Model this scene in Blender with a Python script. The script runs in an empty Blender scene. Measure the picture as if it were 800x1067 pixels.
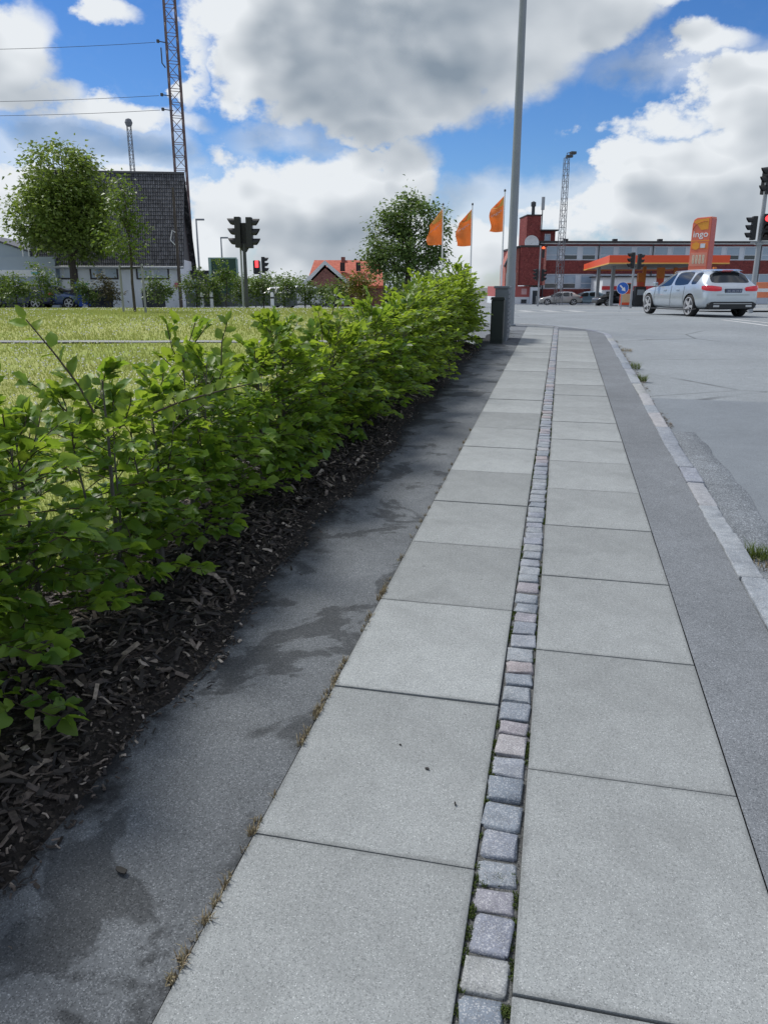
import bpy, bmesh, math, random
import numpy as np
from mathutils import Vector, Matrix, Euler
random.seed(11); np.random.seed(11)
R = math.radians
scene = bpy.context.scene
col = scene.collection

# ------------------------------------------------------------------ camera
CAM_H, PITCH, FPX = 1.54, R(16.32), 801.0
cd = bpy.data.cameras.new('camera'); cam = bpy.data.objects.new('camera', cd); col.objects.link(cam)
cam.location = (0, 0, CAM_H); cam.rotation_euler = (math.pi / 2 - PITCH, 0, 0)
cd.sensor_fit = 'HORIZONTAL'; cd.sensor_width = 36; cd.lens = 36 * FPX / 800.0
cd.clip_start = .05; cd.clip_end = 6000
scene.camera = cam

# ------------------------------------------------------------------ light
SUN_EL, SUN_AZ = R(56), R(-52)          # azimuth measured from +Y towards +X
SUN_E, SUN_ANG = 3.3, R(13.0)
SKY_S = 0.10
EXPOSURE = 0.12
sl = bpy.data.lights.new('sun', 'SUN'); sl.energy = SUN_E; sl.angle = SUN_ANG; sl.color = (1, .96, .90)
sun = bpy.data.objects.new('sun', sl); col.objects.link(sun)
sdir = Vector((math.sin(SUN_AZ) * math.cos(SUN_EL), math.cos(SUN_AZ) * math.cos(SUN_EL), math.sin(SUN_EL)))
sun.rotation_euler = sdir.to_track_quat('Z', 'Y').to_euler()
sun.location = (-20, 10, 30)
scene.view_settings.view_transform = 'Standard'; scene.view_settings.look = 'None'
scene.view_settings.exposure = EXPOSURE; scene.view_settings.gamma = 1
scene.cycles.use_denoising = True
scene.cycles.max_bounces = 8
scene.cycles.transparent_max_bounces = 8

def ray(px, py):                        # a viewing direction of the photograph (800 x 1067) in world space
    u = (px - 400) / FPX; v = (py - 533.5) / FPX
    return Vector((u, math.cos(PITCH) - v * math.sin(PITCH), -math.sin(PITCH) - v * math.cos(PITCH)))
def at(px, py, Y):                      # the place seen there at distance Y
    d = ray(px, py); t = Y / d.y
    return Vector((d.x * t, Y, CAM_H + d.z * t))

class NT:                               # small node-graph helper
    def __init__(s, tree): s.t = tree; s.n = tree.nodes; s.l = tree.links
    def node(s, typ, **kw):
        n = s.n.new(typ)
        for k, v in kw.items(): setattr(n, k, v)
        return n
    def put(s, sock, v):
        if isinstance(v, bpy.types.NodeSocket): s.l.new(v, sock)
        elif v is not None: sock.default_value = v
    def m(s, op, a, b=None, c=None, clamp=False):
        n = s.node('ShaderNodeMath', operation=op, use_clamp=clamp)
        for i, v in enumerate((a, b, c)):
            if v is not None: s.put(n.inputs[i], v)
        return n.outputs[0]
    def vm(s, op, a, b=None, out=0):
        n = s.node('ShaderNodeVectorMath', operation=op)
        s.put(n.inputs[0], a)
        if b is not None: s.put(n.inputs[1], b)
        return n.outputs[out]
    def smooth(s, x, lo, hi):
        n = s.node('ShaderNodeMapRange', interpolation_type='SMOOTHSTEP')
        s.put(n.inputs[0], x); n.inputs[1].default_value = lo; n.inputs[2].default_value = hi
        return n.outputs[0]
    def lin(s, x, lo, hi, a=0., b=1.):
        n = s.node('ShaderNodeMapRange'); s.put(n.inputs[0], x)
        for i, v in enumerate((lo, hi, a, b)): n.inputs[i + 1].default_value = v
        return n.outputs[0]
    def mix(s, f, a, b, typ='MIX'):
        n = s.node('ShaderNodeMix', data_type='RGBA', blend_type=typ)
        s.put(n.inputs[0], f)
        for i, v in ((6, a), (7, b)):
            if isinstance(v, (tuple, list)) and len(v) == 3: v = (*v, 1)
            s.put(n.inputs[i], v)
        return n.outputs[2]
    def noise(s, vec, scale, detail=4, rough=.55, dist=0.):
        n = s.node('ShaderNodeTexNoise'); s.put(n.inputs['Vector'], vec)
        n.inputs['Scale'].default_value = scale; n.inputs['Detail'].default_value = detail
        n.inputs['Roughness'].default_value = rough; n.inputs['Distortion'].default_value = dist
        return n.outputs[0]
    def voro(s, vec, scale, feat='F1', out='Distance'):
        n = s.node('ShaderNodeTexVoronoi', feature=feat); s.put(n.inputs['Vector'], vec)
        n.inputs['Scale'].default_value = scale
        return n.outputs[out]

# ------------------------------------------------------------------ world: clear sky with cumulus
def azel(px, py):
    d = ray(px, py).normalized()
    return math.atan2(d.x, d.y), math.asin(d.z)
# cumulus clouds of the photograph: (centre x, y, radius x, y, depth of the cloud)
CLOUDS = [(440, 5, 175, 98, 1.5), (315, 50, 115, 68, 1.3), (600, 5, 85, 36, 1.1), (400, 105, 110, 34, 1.0), (680, -4, 40, 14, .7),
          (335, 245, 120, 84, 1.35), (420, 185, 34, 45, .8), (218, 255, 40, 55, .8), (480, 265, 80, 40, .6),
          (760, 195, 110, 62, 1.2), (676, 174, 40, 34, .9), (650, 226, 75, 32, .8), (770, 95, 62, 30, .9), (690, 122, 55, 14, .7), (735, 48, 42, 14, .5),
          (-5, 45, 50, 50, .9), (45, 98, 40, 14, .5), (120, 122, 80, 13, .5), (10, 205, 60, 30, .8), (90, 190, 110, 18, .6), (0, 245, 60, 45, .9), (108, 9, 30, 12, .6), (196, 60, 12, 40, .5),
          (560, 262, 160, 22, .5)]
VEILS = [(560, 215, 130, 34, .9), (90, 170, 120, 50, .9), (330, 285, 420, 40, 1.), (710, 66, 80, 20, .5), (300, 145, 60, 14, .5)]
w = bpy.data.worlds.new('World'); scene.world = w; w.use_nodes = True
g = NT(w.node_tree); g.n.clear()
def density_group(name, detail, wobble):
    t = bpy.data.node_groups.new(name, 'ShaderNodeTree')
    t.interface.new_socket('Vector', in_out='INPUT', socket_type='NodeSocketVector')
    t.interface.new_socket('Density', in_out='OUTPUT', socket_type='NodeSocketFloat')
    k = NT(t); gi = k.node('NodeGroupInput'); go = k.node('NodeGroupOutput'); v = gi.outputs[0]
    sv = k.vm('MULTIPLY', v, (1, 1, 1.45))
    nz = k.node('ShaderNodeTexNoise'); k.put(nz.inputs['Vector'], sv); nz.inputs['Scale'].default_value = 11.; nz.inputs['Detail'].default_value = detail
    nz.inputs['Roughness'].default_value = .58
    n1 = nz.outputs[0]
    p = v
    if wobble:
        p = k.vm('ADD', v, k.vm('MULTIPLY', k.vm('SUBTRACT', nz.outputs['Color'], (.5, .5, .5)), (.16, .0, .07)))
    sep = k.node('ShaderNodeSeparateXYZ'); k.put(sep.inputs[0], p)
    az = k.m('ARCTAN2', sep.outputs[0], sep.outputs[1]); el = k.m('ARCSINE', sep.outputs[2])
    ae = k.node('ShaderNodeCombineXYZ'); k.put(ae.inputs[0], az); k.put(ae.inputs[1], el); ae = ae.outputs[0]
    def field(lst):
        tot = None
        for (x, y, rx, ry, wt) in lst:
            a0, e0 = azel(x, y); sx = FPX / rx; sy = FPX / ry
            n = k.node('ShaderNodeVectorMath', operation='MULTIPLY_ADD'); k.put(n.inputs[0], ae); n.inputs[1].default_value = (sx, sy, 0); n.inputs[2].default_value = (-a0 * sx, -e0 * sy, 0)
            r2 = k.vm('DOT_PRODUCT', n.outputs[0], n.outputs[0], out=1)
            e_ = k.m('MULTIPLY_ADD', r2, -wt, wt)
            tot = e_ if tot is None else k.m('MAXIMUM', tot, e_)
        return tot
    # outside the picture the same broken cumulus goes on
    far = k.m('ADD', k.smooth(k.m('ABSOLUTE', az), .55, .8), k.smooth(el, .33, .5), clamp=True)
    low = k.m('MULTIPLY_ADD', far, .65, -.55)
    base = k.m('MAXIMUM', field(CLOUDS), low)
    if wobble == 2:
        t.interface.new_socket('Low', in_out='OUTPUT', socket_type='NodeSocketFloat')
        k.l.new(k.m('MULTIPLY_ADD', k.m('SUBTRACT', k.noise(sv, 11., 2.2, .5), .5), 2.6, base), go.inputs[1])
    d = k.m('MULTIPLY_ADD', k.m('SUBTRACT', n1, .5), 2.6, base)
    if wobble == 2:
        vl = k.m('MAXIMUM', field(VEILS), k.m('MULTIPLY_ADD', far, .8, -.4))
        vl = k.m('MULTIPLY_ADD', k.m('SUBTRACT', k.m('ABSOLUTE', k.m('SUBTRACT', n1, .5)), .12), -2.5, vl)
        t.interface.new_socket('Veil', in_out='OUTPUT', socket_type='NodeSocketFloat')
        k.l.new(vl, go.inputs[2])
    k.l.new(d, go.inputs[0])
    return t
tc = g.node('ShaderNodeTexCoord'); dirv = g.vm('NORMALIZE', tc.outputs['Generated'])
def dens(v, grp):
    n = g.node('ShaderNodeGroup'); n.node_tree = grp; g.put(n.inputs[0], v); return n.outputs
D, DL, veil = list(dens(dirv, density_group('cloud_density', 7, 2)))[:3]
toward = Vector((-.032, 0, .036))
D2 = dens(g.vm('NORMALIZE', g.vm('ADD', dirv, tuple(toward))), density_group('cloud_density_towards_sun', 2.2, 1))[0]
sky = g.node('ShaderNodeTexSky', sky_type='NISHITA'); sky.sun_disc = False
sky.sun_elevation = SUN_EL; sky.sun_rotation = SUN_AZ; sky.air_density = 1.0; sky.dust_density = .1; sky.ozone_density = 2.5; sky.altitude = 0
hs = g.node('ShaderNodeHueSaturation'); g.l.new(sky.outputs[0], hs.inputs['Color']); hs.inputs['Saturation'].default_value = 1.25; hs.inputs['Value'].default_value = 1.25
cover = g.smooth(D, -.20, .40)
cover = g.m('MAXIMUM', cover, g.m('MULTIPLY', g.smooth(veil, -.2, 1.0), .62))
thick = g.smooth(g.m('MULTIPLY_ADD', D, .25, g.m('MULTIPLY', DL, .75)), .10, 1.6)
lit = g.m('MULTIPLY_ADD', g.m('SUBTRACT', D, DL), .22, g.m('MULTIPLY', g.m('SUBTRACT', DL, D2), .5))
shade = g.m('ADD', g.m('SUBTRACT', .88, g.m('MULTIPLY', thick, .60)), lit)
shade = g.m('MINIMUM', g.m('MAXIMUM', shade, 0.06), 1.0)
cc = g.mix(shade, (1.9, 2.45, 3.1), (7.5, 7.85, 8.2))
sepd = g.node('ShaderNodeSeparateXYZ'); g.put(sepd.inputs[0], dirv)
skyb = g.vm('MULTIPLY', hs.outputs[0], (.50, .60, .78))
skyc = g.mix(cover, skyb, cc)
bg = g.node('ShaderNodeBackground'); g.l.new(skyc, bg.inputs[0]); bg.inputs[1].default_value = SKY_S
wo = g.node('ShaderNodeOutputWorld'); g.l.new(bg.outputs[0], wo.inputs[0])
w.cycles.sampling_method = 'MANUAL'; w.cycles.sample_map_resolution = 512

# ------------------------------------------------------------------ helpers
def zg(Y):                              # height of the ground: the pavement climbs to a crest, then the place falls gently away
    if Y < 19: return .0335 * Y
    if Y < 27: t = Y - 19; return .6365 + .0335 * t - .0030938 * t * t
    if Y < 92: return .7065 - .016 * (Y - 27)
    return .7065 - .016 * 65
def dz(Y): return (zg(Y + .05) - zg(Y - .05)) / .1
def gp(px, Y, dzv=0.):                  # a spot on the ground at distance Y in the direction of column px
    z = zg(Y); u = (px - 400) / FPX
    return Vector((u * (Y * math.cos(PITCH) + (CAM_H - z) * math.sin(PITCH)), Y, z + dzv))
def tag(o, label=None, cat=None, group=None, kind=None):
    for k, v in (('label', label), ('category', cat), ('group', group), ('kind', kind)):
        if v: o[k] = v
    return o
def empty(name, loc=(0, 0, 0), rz=0., label=None, cat=None, group=None):
    o = bpy.data.objects.new(name, None); col.objects.link(o); o.location = loc; o.rotation_euler = (0, 0, rz)
    o.empty_display_size = .2
    return tag(o, label, cat, group)
def link(name, me, parent=None, mat=None, loc=None, rot=None, matrix=None):
    o = bpy.data.objects.new(name, me); col.objects.link(o)
    if mat is not None and not me.materials: me.materials.append(mat)
    if parent is not None: o.parent = parent
    if loc is not None: o.location = loc
    if rot is not None: o.rotation_euler = rot
    if matrix is not None: o.matrix_local = matrix
    return o

class MB:
    def __init__(s): s.v = []; s.f = []; s.mi = []; s.cur = 0
    def add(s, vs, fs):
        b = len(s.v); s.v.extend(tuple(x) for x in vs)
        for f in fs: s.f.append([b + i for i in f]); s.mi.append(s.cur)
        return s
    def box(s, lo, hi, M=None):
        x0, y0, z0 = lo; x1, y1, z1 = hi
        vs = [Vector(p) for p in ((x0, y0, z0), (x1, y0, z0), (x1, y1, z0), (x0, y1, z0), (x0, y0, z1), (x1, y0, z1), (x1, y1, z1), (x0, y1, z1))]
        if M is not None: vs = [M @ p for p in vs]
        return s.add(vs, [(0, 3, 2, 1), (4, 5, 6, 7), (0, 1, 5, 4), (1, 2, 6, 5), (2, 3, 7, 6), (3, 0, 4, 7)])
    def tube(s, pts, rad, n=8, cap=True):
        pts = [Vector(p) for p in pts]
        if not isinstance(rad, (list, tuple)): rad = [rad] * len(pts)
        b = len(s.v); ref = None
        for i, p in enumerate(pts):
            a = pts[max(0, i - 1)]; c = pts[min(len(pts) - 1, i + 1)]
            d = (c - a).normalized()
            if ref is None: ref = Vector((1, 0, 0)) if abs(d.x) < .8 else Vector((0, 1, 0))
            u = (ref - d * ref.dot(d)).normalized(); w_ = d.cross(u); ref = u
            for k in range(n):
                t = 2 * math.pi * k / n
                s.v.append(tuple(p + (u * math.cos(t) + w_ * math.sin(t)) * rad[i]))
        for i in range(len(pts) - 1):
            for k in range(n):
                k2 = (k + 1) % n
                s.f.append([b + i * n + k, b + i * n + k2, b + (i + 1) * n + k2, b + (i + 1) * n + k]); s.mi.append(s.cur)
        if cap:
            s.f.append([b + k for k in range(n)][::-1]); s.mi.append(s.cur)
            e = b + (len(pts) - 1) * n
            s.f.append([e + k for k in range(n)]); s.mi.append(s.cur)
        return s
    def prism(s, poly, y0, y1, M=None, axis='y'):    # poly in (x,z) pushed from y0 to y1
        n = len(poly)
        def P(a, b, d): 
            p = Vector((a, d, b)) if axis == 'y' else (Vector((a, b, d)) if axis == 'z' else Vector((d, a, b)))
            return M @ p if M is not None else p
        vs = [P(a, b, y0) for a, b in poly] + [P(a, b, y1) for a, b in poly]
        fs = [tuple(range(n)), tuple(range(2 * n - 1, n - 1, -1))]
        for i in range(n): j = (i + 1) % n; fs.append((i, i + n, j + n, j))
        return s.add(vs, fs)
    def lathe(s, prof, n=24, M=None, closed=False):  # prof: (radius, height)
        b = len(s.v); m = len(prof)
        for k in range(n):
            t = 2 * math.pi * k / n
            for r, z in prof:
                p = Vector((r * math.cos(t), r * math.sin(t), z)); s.v.append(tuple(M @ p if M is not None else p))
        for k in range(n):
            k2 = (k + 1) % n
            for i in range(m if closed else m - 1):
                j = (i + 1) % m
                s.f.append([b + k * m + i, b + k2 * m + i, b + k2 * m + j, b + k * m + j]); s.mi.append(s.cur)
        return s
    def mesh(s, name, smooth=False, bevel=0., fix=True):
        me = bpy.data.meshes.new(name); me.from_pydata(s.v, [], s.f)
        if any(s.mi): me.polygons.foreach_set('material_index', s.mi)
        if fix or bevel:
            bm = bmesh.new(); bm.from_mesh(me)
            if bevel:
                bmesh.ops.bevel(bm, geom=[e for e in bm.edges if e.is_manifold and e.calc_face_angle(0) > .5], offset=bevel, segments=2, affect='EDGES', profile=.6)
            bmesh.ops.recalc_face_normals(bm, faces=bm.faces)
            bm.to_mesh(me); bm.free()
        if smooth:
            me.polygons.foreach_set('use_smooth', [True] * len(me.polygons))
            if smooth != 'all': me.set_sharp_from_angle(angle=R(40))
        me.update(); return me
    def build(s, name, mat, parent=None, smooth=False, bevel=0., loc=None, rot=None, fix=True):
        me = s.mesh(name, smooth, bevel, fix)
        for m_ in (mat if isinstance(mat, (list, tuple)) else [mat]): me.materials.append(m_)
        return link(name, me, parent, None, loc, rot)
def box(name, lo, hi, mat, parent=None, bevel=0.): return MB().box(lo, hi).build(name, mat, parent, bevel=bevel)

FONT_CACHE = {}
def text_mesh(txt, size=1., bold=0.):
    key = (txt, size, bold)
    if key in FONT_CACHE: return FONT_CACHE[key]
    c = bpy.data.curves.new('lettering', 'FONT'); c.body = txt; c.size = size; c.align_x = 'CENTER'; c.align_y = 'CENTER'; c.offset = bold; c.resolution_u = 4
    o = bpy.data.objects.new('lettering', c); col.objects.link(o)
    dgx = bpy.context.evaluated_depsgraph_get(); me = bpy.data.meshes.new_from_object(o.evaluated_get(dgx))
    vs = [tuple(v.co) for v in me.vertices]; fs = [tuple(p.vertices) for p in me.polygons]
    bpy.data.objects.remove(o); bpy.data.curves.remove(c); bpy.data.meshes.remove(me)
    FONT_CACHE[key] = (vs, fs); return vs, fs

# ------------------------------------------------------------------ materials
MATS = {}
def mat(name, colr, rough=.6, var=.12, vscale=6., bump=0., bscale=60., metal=0., spec=.5, rnd=0., coat=0., emit=None, trans=0.):
    if name in MATS: return MATS[name]
    m = bpy.data.materials.new(name); m.use_nodes = True; k = NT(m.node_tree)
    p = k.n['Principled BSDF']; t = k.node('ShaderNodeTexCoord'); vec = t.outputs['Object']
    c = tuple(colr) + (1,)
    n = k.noise(vec, vscale, 6, .6)
    f = k.lin(n, .25, .75, 1 - var, 1 + var)
    if rnd:
        oi = k.node('ShaderNodeObjectInfo'); ge = k.node('ShaderNodeNewGeometry')
        rr = k.m('FRACT', k.m('ADD', oi.outputs['Random'], ge.outputs['Random Per Island']))
        f = k.m('MULTIPLY', f, k.lin(rr, 0, 1, 1 - rnd, 1 + rnd))
    cn = k.vm('SCALE', c[:3]); sc = cn.node; k.put(sc.inputs['Scale'], f)
    k.l.new(cn, p.inputs['Base Color'])
    p.inputs['Roughness'].default_value = rough; p.inputs['Metallic'].default_value = metal
    p.inputs['Specular IOR Level'].default_value = spec
    if coat: p.inputs['Coat Weight'].default_value = coat; p.inputs['Coat Roughness'].default_value = .06
    if bump:
        b = k.node('ShaderNodeBump'); b.inputs['Strength'].default_value = bump; b.inputs['Distance'].default_value = .01
        k.put(b.inputs['Height'], k.noise(vec, bscale, 4, .6)); k.l.new(b.outputs[0], p.inputs['Normal'])
    if emit:
        p.inputs['Emission Color'].default_value = tuple(emit[:3]) + (1,); p.inputs['Emission Strength'].default_value = emit[3]
    MATS[name] = m; return m

def aggregate(name, base, speck, dark, rough=.85, scale=220., blot=.14, bump=.35, rnd=0., stain=None, big=1.3, wet=None, space='Object', tint=None, cracks=None, dirt=None, slab=None):
    """concrete / asphalt: a binder colour with light and dark grains, blotches and wear"""
    m = bpy.data.materials.new(name); m.use_nodes = True; k = NT(m.node_tree); p = k.n['Principled BSDF']
    t = k.node('ShaderNodeTexCoord'); vec = t.outputs['Object']
    if space == 'World': vec = k.node('ShaderNodeNewGeometry').outputs['Position']
    vo = k.node('ShaderNodeTexVoronoi'); k.put(vo.inputs['Vector'], vec); vo.inputs['Scale'].default_value = scale
    grain = k.node('ShaderNodeSeparateColor'); k.l.new(vo.outputs['Color'], grain.inputs[0])
    big_n = k.noise(vec, big, 5, .6); mid = k.noise(vec, 9., 4, .6); fin = k.noise(vec, 95., 3, .6)
    c = k.mix(k.smooth(grain.outputs[0], .80, .90), base, speck)
    c = k.mix(k.smooth(grain.outputs[1], .80, .92), c, dark)
    vo2 = k.node('ShaderNodeTexVoronoi'); k.put(vo2.inputs['Vector'], vec); vo2.inputs['Scale'].default_value = scale * .33
    g2 = k.node('ShaderNodeSeparateColor'); k.l.new(vo2.outputs['Color'], g2.inputs[0])
    spot = k.m('MULTIPLY', k.smooth(g2.outputs[2], .93, .95), k.m('SUBTRACT', 1, k.smooth(vo2.outputs['Distance'], .08, .20)))
    c = k.mix(spot, c, tuple(min(.8, x * 1.7) for x in speck))
    f = k.m('MULTIPLY', k.lin(big_n, .3, .7, 1 - blot, 1 + blot), k.lin(mid, .3, .7, 1 - blot * .5, 1 + blot * .5))
    f = k.m('MULTIPLY', f, k.lin(fin, .3, .7, .9, 1.1))
    if rnd:
        oi = k.node('ShaderNodeObjectInfo'); f = k.m('MULTIPLY', f, k.lin(oi.outputs['Random'], 0, 1, 1 - rnd, 1 + rnd))
    sc = k.node('ShaderNodeVectorMath', operation='SCALE'); k.put(sc.inputs[0], c); k.put(sc.inputs['Scale'], f); c = sc.outputs[0]
    rgh = rough
    if stain:
        sn = k.noise(vec, stain[0], 5, .62, .6)
        sm = k.smooth(sn, stain[1], stain[1] + stain[2])
        sc2 = k.node('ShaderNodeVectorMath', operation='SCALE'); k.put(sc2.inputs[0], c); k.put(sc2.inputs['Scale'], k.lin(sm, 0, 1, 1, stain[3])); c = sc2.outputs[0]; rgh = rough
    if slab:                            # grime along the joints, old gum and drip stains
        so = k.node('ShaderNodeSeparateXYZ'); k.put(so.inputs[0], vec)
        ed = k.m('MINIMUM', k.m('SUBTRACT', slab[0], k.m('ABSOLUTE', so.outputs[0])), k.m('SUBTRACT', slab[1], k.m('ABSOLUTE', so.outputs[1])))
        ri = k.node('ShaderNodeObjectInfo').outputs['Random']
        ov_ = k.node('ShaderNodeCombineXYZ'); k.put(ov_.inputs[0], k.m('MULTIPLY', ri, 91.)); k.put(ov_.inputs[1], k.m('MULTIPLY', ri, 37.)); vv_ = k.vm('ADD', vec, ov_.outputs[0])
        gn = k.noise(vv_, 7., 6, .7); grime = k.m('SUBTRACT', 1, k.smooth(k.m('MULTIPLY_ADD', gn, -.05, ed), -.026, -.006))
        c = k.mix(k.m('MULTIPLY', grime, .40), c, tuple(x * .42 for x in base))
        gum = k.node('ShaderNodeTexVoronoi'); k.put(gum.inputs['Vector'], vv_); gum.inputs['Scale'].default_value = 3.1
        gs_ = k.node('ShaderNodeSeparateColor'); k.l.new(gum.outputs['Color'], gs_.inputs[0])
        gm = k.m('MULTIPLY', k.smooth(gs_.outputs[0], .72, .76), k.m('SUBTRACT', 1, k.smooth(gum.outputs['Distance'], .025, .05)))
        c = k.mix(k.m('MULTIPLY', gm, .5), c, tuple(x * .45 for x in base))
        bl = k.smooth(k.noise(vv_, 2.3, 5, .65, .8), .52, .70); c = k.mix(k.m('MULTIPLY', bl, .22), c, tuple(x * .55 for x in base))
    if dirt:                            # soil washed off the planting bed onto the edge
        pos = k.node('ShaderNodeNewGeometry').outputs['Position']
        t_ = k.m('SUBTRACT', k.vm('DOT_PRODUCT', pos, dirt[0], out=1), dirt[1])
        w_ = k.m('MULTIPLY_ADD', k.noise(pos, 5., 6, .7), dirt[3], t_)
        c = k.mix(k.m('SUBTRACT', 1, k.smooth(w_, dirt[2], dirt[2] + .22)), c, dirt[4])
    if cracks:
        wv = k.vm('ADD', vec, k.vm('MULTIPLY', k.vm('SUBTRACT', k.node('ShaderNodeTexNoise').outputs['Color'], (.5, .5, .5)), (.3, .3, 0)))
        e = k.voro(wv, cracks, 'DISTANCE_TO_EDGE'); c = k.mix(k.m('MULTIPLY', k.m('SUBTRACT', 1, k.smooth(e, .002, .010)), k.smooth(big_n, .45, .6)), c, tuple(x * .5 for x in base))
    k.l.new(c, p.inputs['Base Color']); k.put(p.inputs['Roughness'], rgh); p.inputs['Specular IOR Level'].default_value = .2
    b = k.node('ShaderNodeBump'); b.inputs['Strength'].default_value = bump; b.inputs['Distance'].default_value = .004
    h = k.m('ADD', k.m('MULTIPLY', vo.outputs['Distance'], .6), fin); k.put(b.inputs['Height'], h); k.l.new(b.outputs[0], p.inputs['Normal'])
    MATS[name] = m; return m

def leaf_mat(name, dark, light, transl, rough=.42, spec=.35, tmix=.32):
    m = bpy.data.materials.new(name); m.use_nodes = True; k = NT(m.node_tree); p = k.n['Principled BSDF']; out = k.n['Material Output']
    ge = k.node('ShaderNodeNewGeometry'); oi = k.node('ShaderNodeObjectInfo')
    r = k.m('FRACT', k.m('ADD', ge.outputs['Random Per Island'], k.m('MULTIPLY', oi.outputs['Random'], 7.31)))
    n = k.noise(ge.outputs['Position'], 2.2, 3, .5)
    f = k.m('ADD', k.m('MULTIPLY', r, .65), k.lin(n, .3, .7, 0, .35))
    c = k.mix(f, dark, light)
    hs_ = k.node('ShaderNodeHueSaturation'); k.l.new(c, hs_.inputs['Color']); k.put(hs_.inputs['Hue'], k.lin(k.m('FRACT', k.m('MULTIPLY', r, 13.7)), 0, 1, .485, .515)); k.put(hs_.inputs['Value'], k.lin(k.m('FRACT', k.m('MULTIPLY', r, 5.3)), 0, 1, .75, 1.2))
    k.l.new(hs_.outputs[0], p.inputs['Base Color']); p.inputs['Roughness'].default_value = rough; p.inputs['Specular IOR Level'].default_value = spec
    tr = k.node('ShaderNodeBsdfTranslucent'); k.put(tr.inputs[0], k.mix(f, tuple(x * .6 for x in transl), transl))
    mx = k.node('ShaderNodeMixShader'); mx.inputs[0].default_value = tmix
    k.l.new(p.outputs[0], mx.inputs[1]); k.l.new(tr.outputs[0], mx.inputs[2]); k.l.new(mx.outputs[0], out.inputs[0])
    MATS[name] = m; return m

# ================================================================== the pavement frame
PA = math.atan(.222); DIR = Vector((math.sin(PA), math.cos(PA))); NRM = Vector((math.cos(PA), -math.sin(PA))); C0 = Vector((.15, 1.26))
def st(s, t, h=0.):                     # s metres along the pavement, t metres to the right of the cobble row
    p = C0 + DIR * s + NRM * t
    return Vector((p.x, p.y, zg(p.y) + h))
def st_matrix(s, t, h=0., yaw=0.):
    p = st(s, t, h); k = dz(p.y)
    x = Vector((NRM.x, NRM.y, k * NRM.y)).normalized(); y = Vector((DIR.x, DIR.y, k * DIR.y)); y = (y - x * y.dot(x)).normalized(); z = x.cross(y)
    M = Matrix((x, y, z)).transposed().to_4x4(); M.translation = p
    return M @ Matrix.Rotation(yaw, 4, 'Z')
def sheet(name, pts_fn, us, vs, matl, kind='structure', parent=None):
    """a surface that follows the ground; pts_fn(u, v) -> Vector"""
    V = [tuple(pts_fn(u, v)) for v in vs for u in us]; n = len(us); F = []
    for j in range(len(vs) - 1):
        for i in range(n - 1): F.append((j * n + i, j * n + i + 1, (j + 1) * n + i + 1, (j + 1) * n + i))
    me = bpy.data.meshes.new(name); me.from_pydata(V, [], F); me.materials.append(matl); me.polygons.foreach_set('use_smooth', [True] * len(F))
    bm = bmesh.new(); bm.from_mesh(me); bmesh.ops.recalc_face_normals(bm, faces=bm.faces)
    if sum(f.normal.z for f in bm.faces) < 0: bmesh.ops.reverse_faces(bm, faces=bm.faces)
    bm.to_mesh(me); bm.free()
    o = link(name, me, parent)
    if kind: o['kind'] = kind
    return o
def lins(a, b, n): return [a + (b - a) * i / n for i in range(n + 1)]
YS = lins(-12, 15, 8) + lins(15, 31, 32)[1:] + lins(31, 92, 10)[1:] + [130, 200, 400, 900, 2500]

M_slab = aggregate('concrete_slab', (.256, .272, .274), (.335, .352, .355), (.172, .185, .188), rough=.85, scale=380, blot=.11, bump=.3, rnd=.12, slab=(.309, .3995), big=1.1)
M_strip = aggregate('asphalt_strip', (.118, .128, .138), (.20, .215, .23), (.07, .077, .084), scale=300, blot=.18, bump=.5, rough=.9, stain=(2.2, .53, .05, .52), dirt=((NRM.x, NRM.y, 0), C0.dot(NRM), -.96, .62, (.022, .023, .025)))
M_strip_r = aggregate('asphalt_border', (.155, .168, .182), (.24, .255, .275), (.09, .098, .108), scale=300, blot=.14, bump=.5, rough=.85)
M_road = aggregate('asphalt_road', (.225, .246, .262), (.31, .335, .355), (.14, .158, .17), scale=200, blot=.13, bump=.5, rough=.88, big=.45, cracks=.28)
M_newroad = aggregate('asphalt_new', (.168, .188, .208), (.225, .248, .268), (.115, .13, .145), scale=300, blot=.10, bump=.3, rough=.75, big=.8)
M_oldpatch = aggregate('asphalt_worn', (.165, .182, .20), (.32, .345, .37), (.075, .085, .095), scale=170, blot=.22, bump=.9, rough=.9, cracks=1.3)
M_sand = aggregate('joint_soil', (.07, .068, .06), (.13, .12, .1), (.03, .03, .028), scale=180, blot=.3, bump=.8)
M_grit = aggregate('joint_grit', (.10, .105, .105), (.17, .17, .165), (.045, .045, .045), scale=260, blot=.35, bump=.8)
M_path = aggregate('path_gravel', (.27, .275, .27), (.36, .37, .37), (.18, .18, .18), scale=60, blot=.12)
M_earth = aggregate('dark_earth', (.022, .019, .017), (.05, .042, .035), (.01, .009, .008), scale=90, blot=.35, bump=1., rough=.95)
M_ground = aggregate('far_ground', (.15, .16, .14), (.2, .2, .2), (.1, .1, .1), scale=4, blot=.2)

# ------------------------------------------------------------------ setting: ground, road, lawn, pavement
sheet('ground', lambda x, y: Vector((x, y, zg(y) - .25)), [-2500, -300, -120, -40, 0, 40, 120, 300, 2500], YS, M_ground)
road = sheet('road', lambda x, y: Vector((x, y, zg(y) - .07)), lins(-140, 160, 30), [y for y in YS if y <= 130], M_road)

def arc_pts(r, n=10, t0=-1.91, s0=16.0):    # the kerb turns the corner to the left
    return [(s0 + r * math.sin(a), t0 + r * math.cos(a)) for a in [math.pi / 2 * i / n for i in range(n + 1)]]
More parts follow.
